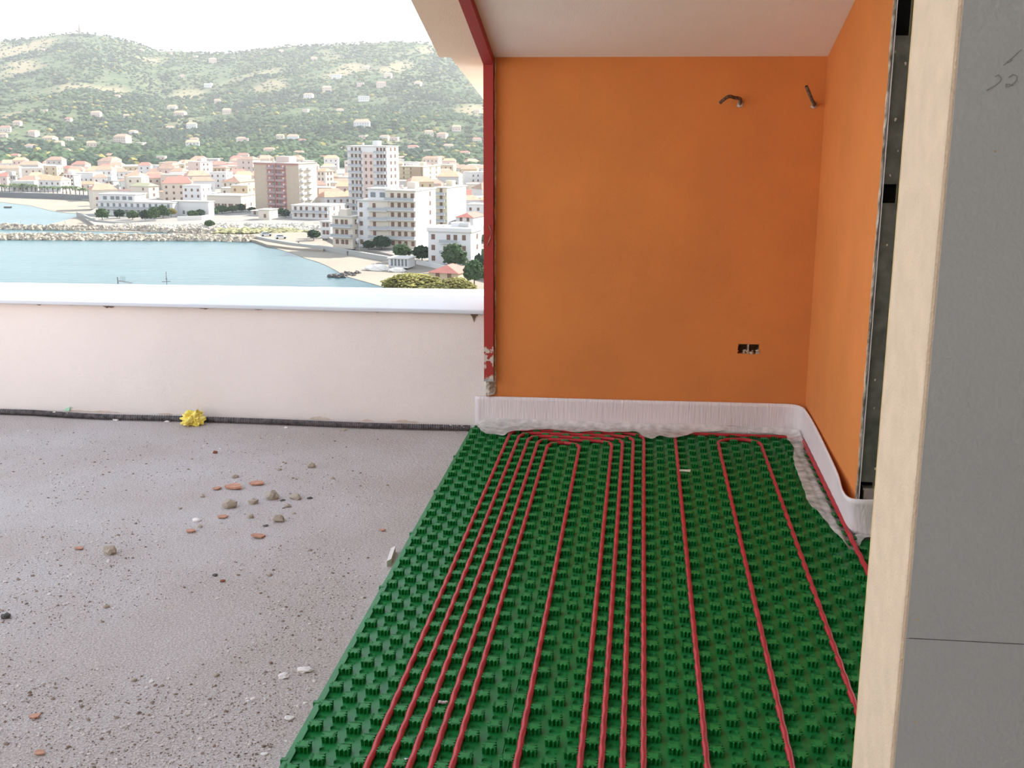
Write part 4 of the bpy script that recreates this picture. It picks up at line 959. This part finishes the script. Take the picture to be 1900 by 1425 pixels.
for i, (x, yb, yt, wpx, k_) in enumerate([(190, 408, 386, 22, 1), (222, 405, 388, 18, 0), (246, 408, 390, 20, 1), (270, 409, 389, 18, 0), (286, 410, 383, 20, 1), (303, 405, 380, 22, 1), (318, 404, 386, 18, 2), (358, 404, 390, 20, 1), (372, 403, 388, 16, 0), (395, 399, 386, 20, 1), (412, 396, 380, 22, 1), (432, 394, 381, 20, 1), (448, 393, 378, 18, 0), (468, 393, 384, 16, 0), (520, 400, 386, 20, 1), (530, 404, 388, 16, 0)]):
    tree(x, yb, yt, wpx, k_, '%s garden tree in front of the %s, %s' % (('dark', 'green', 'yellowish')[k_], 'white hotel' if x < 320 else 'hall right of the hotel' if x < 400 else 'long cream building' if x < 470 else 'tan tower', ('first from the left', 'second from the left', 'third from the left', 'fourth from the left', 'fifth from the left', 'sixth from the left', 'last before the hall', 'nearest the hotel', 'under the small window', 'at its right corner', 'at the left end', 'in the middle', 'at the right end', 'low by the beach bar', 'on the right corner', 'just right of its base')[i]), group='garden trees along the shore')
rg = random.Random(90)
for i in range(34):                           # trees among the roofs of the town
    for _ in range(60):
        x = rg.uniform(5, 880); y = rg.uniform(306, 352); C = at_z(x, y, GR)
        if not any((C-f_[0]).length < f_[1]+3 for f_ in FOOT) and not any((C-q[0]).length < q[1]+2 for q in grid_): break
    else: continue
    tree(x, y, y-rg.uniform(8, 13), rg.uniform(11, 18), rg.choice([0, 0, 1]), '%s tree among the roofs %s' % ('dark', 'of the left town' if x < 200 else 'behind the hotel' if x < 420 else 'near the tan tower' if x < 620 else 'of the right town'), group='trees among the town roofs', ox=True)
q = MB()                                      # gardens and scrub at the right end of the town, beyond the frame edge
for k in range(900):
    C = at_z(rg.uniform(905, 1700), rg.uniform(335, 520), GR)
    if not any((C-f_[0]).length < f_[1]+3 for f_ in FOOT) and not any((C-z_[0]).length < z_[1]+2 for z_ in grid_): q.blob((C.x, C.y, C.z+1), rg.uniform(1.5, 3.6), (1.3, 1.2, .9), .35, rg)
tag(q.obj('garden_scrub', M_LEAF[1]), 'green garden scrub at the right end of the town', 'scrub', kind='stuff')
# palms along the promenade
def palm_mesh():
    b_ = MB(); rg_ = random.Random(3)
    for k in range(26):
        a = k*2.4; el = rg_.uniform(-.5, 1.0); L_ = rg_.uniform(1.6, 2.3); P_ = []
        for q in range(5):
            t_ = q/4; P_.append((math.cos(a)*L_*t_, math.sin(a)*L_*t_, el*t_*1.4-1.1*t_*t_))
        dx, dy = -math.sin(a)*.28, math.cos(a)*.28
        for q in range(4):
            p0, p1 = P_[q], P_[q+1]; w0, w1 = (1-.18*q), (1-.18*(q+1))*(0.15 if q == 3 else 1)
            b_.add([(p0[0]-dx*w0, p0[1]-dy*w0, p0[2]-.12), (p0[0], p0[1], p0[2]+.05), (p0[0]+dx*w0, p0[1]+dy*w0, p0[2]-.12), (p1[0]-dx*w1, p1[1]-dy*w1, p1[2]-.12), (p1[0], p1[1], p1[2]+.05), (p1[0]+dx*w1, p1[1]+dy*w1, p1[2]-.12)], [(0, 1, 4, 3), (1, 2, 5, 4)])
    b_.blob((0, 0, .1), .5, (1, 1, .8), .2, rg_)
    return b_.mesh('fronds', M_PALM)
PALM = palm_mesh(); tk = MB(); tk.tube([(0, 0, -.3), (.05, 0, 2.5), (0, 0, 5)], lambda i: (.28, .22, .2)[i], 7); PTR = tk.mesh('trunk', M_BARK)
for i in range(24):
    x = -6+i*8.1+rg.uniform(-1.5, 1.5); y = 356+max(0, (x-60)*.075)+rg.uniform(-1.2, 0); C = at_z(x, y, GR)
    t = order(x, thing('palm_tree', 'palm tree in the row along the far left promenade', 'palm tree', C, rg.uniform(0, 6), 'promenade palms'))
    k = rg.uniform(.75, 1.1); inst('trunk', PTR, t, sc=(k*1.2, k*1.2, k*.8)); inst('fronds', PALM, t, (0, 0, 3.9*k), (0, 0, 0), (k*1.35, k*1.35, k*1.1))
# --- sea walls, breakwaters, rocks
def wall_line(name, label, pts, h, th, m_, z0=SEA):
    P_ = [at_z(x, y, z0) for x, y in pts]; q = MB()
    for a_, b_ in zip(P_, P_[1:]):
        d_ = (b_-a_).normalized(); n_ = Vector((-d_.y, d_.x, 0))*th
        q.prism([a_, b_, b_+n_, a_+n_], (0, 0, h))
    return tag(q.obj(name, m_), label, 'wall')
M_SWALL = flat('dark_sea_wall', (.20, .21, .22)); M_WWALL = flat('white_garden_wall', (.78, .77, .74)); M_GWALL = flat('grey_sea_wall', (.42, .42, .40))
wall_line('sea_wall', 'dark promenade wall behind the far left beach', [(-300, 368), (0, 366), (60, 368.5), (110, 370), (168, 373.5)], 3.0, 1.5, M_SWALL)
wall_line('sea_wall', 'grey wall around the hotel point beside the spit', [(142, 401), (160, 409), (180, 417), (215, 420), (290, 416)], 1.9, .8, M_GWALL)
wall_line('garden_wall', 'white garden wall right of the hotel terrace', [(330, 415), (375, 413.5), (392, 411)], 3.0, .5, M_WWALL)
wall_line('sea_wall', 'low grey wall along the bank below the tan tower', [(392, 417), (470, 415), (560, 418), (598, 420)], 1.2, .8, M_GWALL)
wall_line('sea_wall', 'sloping grey embankment wall along the beach road', [(473, 446), (500, 452), (540, 459), (575, 463), (600, 466), (650, 474), (720, 486)], 1.6, 1.2, M_GWALL)
wall_line('garden_wall', 'white wall along the road right of the bathing cabins', [(772, 491), (805, 498), (840, 506), (880, 515)], 1.6, .4, M_WWALL)
M_BRK = mat('breakwater_stone', (.40, .35, .28), .95, .6, .8); M_BANK = mat('pale_bank_stone', (.46, .43, .37), .95, .4, .8)
def rocks(label, pts, n, w_, smin, smax, m_, z0=SEA, hgt=1.6):
    P_ = [at_z(x, y, z0) for x, y in pts]; L_ = [0]
    for a_, b_ in zip(P_, P_[1:]): L_.append(L_[-1]+(b_-a_).length)
    q = MB(); rg_ = random.Random(n)
    for k in range(n):
        s0 = rg_.uniform(0, L_[-1]); i = max(j for j in range(len(L_)-1) if L_[j] <= s0); c = P_[i].lerp(P_[i+1], (s0-L_[i])/(L_[i+1]-L_[i]))
        d_ = (P_[i+1]-P_[i]).normalized(); n_ = Vector((-d_.y, d_.x, 0)); o_ = rg_.uniform(-1, 1)
        c = c+n_*o_*w_; q.blob((c.x, c.y, z0+hgt*(1-abs(o_))*rg_.uniform(.5, 1)), rg_.uniform(smin, smax), (1.2, 1, .9), .4, rg_)
    return tag(q.obj('breakwater', m_), label, 'breakwater', kind='stuff')
rocks('long breakwater of tumbled stones nearest across the bay', [(-420, 438), (0, 443), (200, 444), (400, 445), (470, 447)], 3000, 4.2, .55, 1.25, M_BRK)
rocks('second low breakwater of stones parallel behind the first', [(-60, 423), (100, 426), (250, 427.5), (320, 431), (400, 434)], 1300, 2.6, .5, 1.1, M_BRK)
rocks('pale stone bank below the road, right of the hotel', [(215, 424), (330, 425), (400, 424), (470, 423), (560, 424), (600, 430)], 1500, 6, .5, 1.2, M_BANK, SEA+.3)
# scrub strip below the bank
q = MB(); rg = random.Random(55)
for k in range(260):
    c = at_z(rg.uniform(400, 600), rg.uniform(425, 433), SEA+.4); q.blob((c.x, c.y, c.z+.2), rg.uniform(.5, 1.3), (1.6, 1.3, .6), .4, rg)
tag(q.obj('shore_scrub', mat('dry_scrub', (.24, .23, .12), .95, .3, .5)), 'dry yellowish scrub below the stone bank', 'scrub', kind='stuff')
rm = []
for k in range(4): 
    q = MB(); q.blob((0, 0, .25), 1, (1.1, .9, .8), .35, random.Random(60+k)); rm.append(q.mesh('sea_rock', flat('dark_wet_rock', (.14, .13, .12)) if k == 0 else rm[0].materials[0]))
for k in range(20):
    x = 612+k*2.7+rg.uniform(-1.5, 1.5); y = 512+rg.uniform(-2.5, 3)+(-3 if x > 640 else 0); c = at_z(x, y, SEA+.1)
    order(x, tag(inst('sea_rock', rm[k % 4], None, c, (0, 0, rg.uniform(0, 6)), (rg.uniform(.5, .95),)*3), 'dark rock in the small heap at the near water edge', 'rock', 'dark rocks at the water edge'))
for (x, y, s_, lb) in ((700, 500, 3.4, 'white sand mound on the near beach, left and largest'), (737, 503, 2.4, 'small white sand mound on the near beach to the right')):
    c = at_z(x, y, SEA+.3); q = MB(); bm = bmesh.new(); bmesh.ops.create_icosphere(bm, subdivisions=3, radius=1)
    for v in bm.verts: k = 1+.25*noise.noise(v.co*1.8); v.co = Vector((v.co.x*s_*1.1*k, v.co.y*s_*.6*k, max(v.co.z, -.1)*s_*.45*k))
    me = bpy.data.meshes.new('sand_mound'); bm.to_mesh(me); bm.free(); me.materials.append(flat('white_sand', (.80, .76, .70))); tag(inst('sand_mound', me, None, c), lb, 'mound')
# --- cars, boat, lamp, people, antennas
def car(x, y, rz, col, label):
    C = at_z(x, y, GR-.35); t = thing('car', label, 'car', C, rz)
    q = MB(); q.prism([(-2.1, -.85, .35), (2.1, -.85, .35), (2.1, -.85, .75), (1.2, -.85, .95), (-1.9, -.85, .98), (-2.1, -.85, .8)], (0, 1.7, 0)); q.obj('body', flat('car_paint', col, .3), t)
    q = MB(); q.prism([(-1.7, -.72, .95), (1.1, -.72, .93), (.4, -.72, 1.45), (-1.3, -.72, 1.48)], (0, 1.44, 0)); q.obj('cabin', M_PANE, t)
    q = MB(); q.prism([(-1.35, -.70, 1.46), (.45, -.70, 1.44), (.40, -.70, 1.50), (-1.3, -.70, 1.53)], (0, 1.40, 0)); q.obj('roof', flat('car_roof', col, .3), t)
    wm_ = MB(); wm_.tube([(0, -.12, 0), (0, .12, 0)], .34, 10); wme_ = wm_.mesh('wheel', M_DARK)
    for sx in (-1.35, 1.35):
        for sy in (-.78, .78): inst('wheel', wme_, t, (sx, sy, .34))
wp_ = [(440, 441), (474, 446), (496, 454), (545, 460), (600, 464), (598, 438), (560, 430), (470, 434)]
b = MB(); b.prism([at_z(x, y, GR-.4) for x, y in wp_], (0, 0, -.8)); struct(b.obj('trim_2', M_SAND), 'parking place on the shore below the bank')
car(494, 438, .5, (.62, .66, .68), 'silver car parked on the shore below the bank, left one'); car(521, 443, .5, (.78, .78, .78), 'white car parked on the shore, right one')
c = at_z(14, 385.5, SEA+.05); t = thing('boat', 'small dark rowing boat moored in the far left bay', 'boat', c, .1)
q = MB(); q.prism([(-1.6, -.6, 0), (1.4, -.5, 0), (2.2, 0, .1), (1.4, .5, 0), (-1.6, .6, 0)], (0, 0, .6)); q.obj('hull', flat('boat_hull', (.16, .15, .15)), t)
q = MB(); q.box(-1.3, 1.1, -.35, .35, .6, .75); q.obj('bench', flat('boat_bench', (.6, .56, .5)), t)
def lamp(x, yb, yt, label, gz_=GR):
    C = at_z(x, yb, gz_); hgt = at_y(x, yt, C.y).z-gz_; t = thing('street_lamp', label, 'street lamp', C)
    q = MB(); q.tube([(0, 0, -.3), (0, 0, hgt)], .09, 6); q.obj('pole', M_RAIL, t); q = MB(); q.box(-1.1, .1, -.14, .14, hgt-.1, hgt+.06); q.obj('lamp_head', M_SLAB, t)
lamp(667, 471, 444, 'tall street lamp on the beach road in front of the balcony blocks', SEA+.4)
lamp(41, 437, 408, 'thin pole standing in the sea before the second breakwater', SEA)
lamp(123, 437, 409, 'thin pole standing beside the spit', SEA)
def person(x, y, label, col, gz_=SEA+.35):
    C = at_z(x, y, gz_); me = bpy.data.meshes.new('person')
    V = [(0, 0, .92), (0, 0, 1.20), (0, 0, 1.42), (0, 0, 1.52), (0, -.01, 1.68), (.20, 0, 1.40), (.27, .02, 1.12), (.26, -.06, .88), (-.20, 0, 1.40), (-.27, .02, 1.12), (-.26, -.06, .88), (.10, 0, .86), (.11, -.02, .47), (.11, .03, .06), (.11, -.12, .04), (-.10, 0, .86), (-.11, .05, .47), (-.11, .12, .06), (-.11, -.02, .04)]
    Ed = [(0, 1), (1, 2), (2, 3), (3, 4), (2, 5), (5, 6), (6, 7), (2, 8), (8, 9), (9, 10), (0, 11), (11, 12), (12, 13), (13, 14), (0, 15), (15, 16), (16, 17), (17, 18)]
    Rr = [.15, .14, .15, .06, .10, .065, .05, .035, .065, .05, .035, .095, .065, .045, .04, .095, .065, .045, .04]
    me.from_pydata(V, Ed, []); o = bpy.data.objects.new('person', me); COL.objects.link(o); o.location = C
    md = o.modifiers.new('skin', 'SKIN'); me.skin_vertices.new() if not me.skin_vertices else None
    for sv, r_ in zip(me.skin_vertices[0].data, Rr): sv.radius = (r_, r_)
    me.skin_vertices[0].data[0].use_root = True
    me.materials.append(flat('dark_clothes', col)); sb_ = o.modifiers.new('sub', 'SUBSURF'); sb_.levels = sb_.render_levels = 1
    tag(o, label, 'person')
person(645, 475, 'person in dark clothes standing on the beach below the cream block', (.08, .08, .10))
person(554, 457, 'person in dark clothes walking on the embankment below the low white house', (.10, .09, .10))
# aerials on the roof of the next house down the slope, tops showing over the coping
M_ALU = flat('aerial_metal', (.16, .19, .19), .5); DY = 26.0
rp = at_y(262, 560, DY); b = MB(); b.box(rp.x-9, rp.x+9, DY-5, DY+5, rp.z-4.0, rp.z-1.5); tag(b.obj('neighbour_roof', ROOFS['flat']), 'flat roof of the next house hidden below the coping', 'roof')
zt = rp.z-1.5
p = at_y(218, 514, DY); t = thing('roof_aerial', 'left roof aerial with a long beam of short rods above the coping', 'aerial', (p.x, DY, zt))
h_ = p.z-zt; q = MB(); q.tube([(0, 0, 0), (0, 0, h_)], .018, 6); q.obj('mast', M_ALU, t)
q = MB(); q.tube([(0, 0, h_-.09), (.36, 0, h_-.14)], .010, 5)
for k in range(8): q.tube([(.03+.045*k, -.10, h_-.095-.006*k), (.03+.045*k, .10, h_-.095-.006*k)], .006, 4)
q.obj('beam', M_ALU, t)
q = MB()
for k in range(5): q.tube([(.05+.03*k, .02, h_-.10), (.06+.032*k, .02, h_+.02)], .004, 4)
q.obj('reflector', M_ALU, t)
p = at_y(308, 504, DY); t = thing('roof_aerial', 'right thin upright roof aerial above the coping', 'aerial', (p.x, DY, zt))
h_ = p.z-zt; q = MB(); q.tube([(0, 0, 0), (0, 0, h_)], .010, 6); q.tube([(0, 0, h_-.20), (0, 0, h_-.16)], .022, 6); q.obj('mast', M_ALU, t)
q = MB(); q.tube([(-.12, 0, h_-.25), (.10, 0, h_-.235)], .008, 5); q.tube([(.01, -.1, h_-.09), (.03, .1, h_-.09)], .008, 5); q.obj('crossbar', M_ALU, t)
# --- sea haze over the bay and the hills
b = MB(); b.box(-2600, 1700, 150, 3300, SEA-8, 420); hz = b.obj('haze', None)
m = bpy.data.materials.new('sea_haze'); m.use_nodes = True; N = m.node_tree.nodes; N.remove(N['Principled BSDF'])
vs = N.new('ShaderNodeVolumeScatter'); vs.inputs['Density'].default_value = 1.15e-4; vs.inputs['Color'].default_value = (.92, .96, 1, 1); vs.inputs['Anisotropy'].default_value = .3
m.node_tree.links.new(vs.outputs[0], N['Material Output'].inputs['Volume']); hz.data.materials.append(m)
tag(hz, 'thin bright haze over the bay and the hillside', 'haze', kind='stuff')
# labels of look-alikes: say which one, counted from the left
for lb, L_ in ORD.items():
    if len(L_) > 1:
        L_.sort(key=lambda q: q[0])
        for k, (x, o) in enumerate(L_): o['label'] = lb+', '+(NTH[k] if k < len(L_)-1 or len(L_) > 2 else 'second')+' from left'
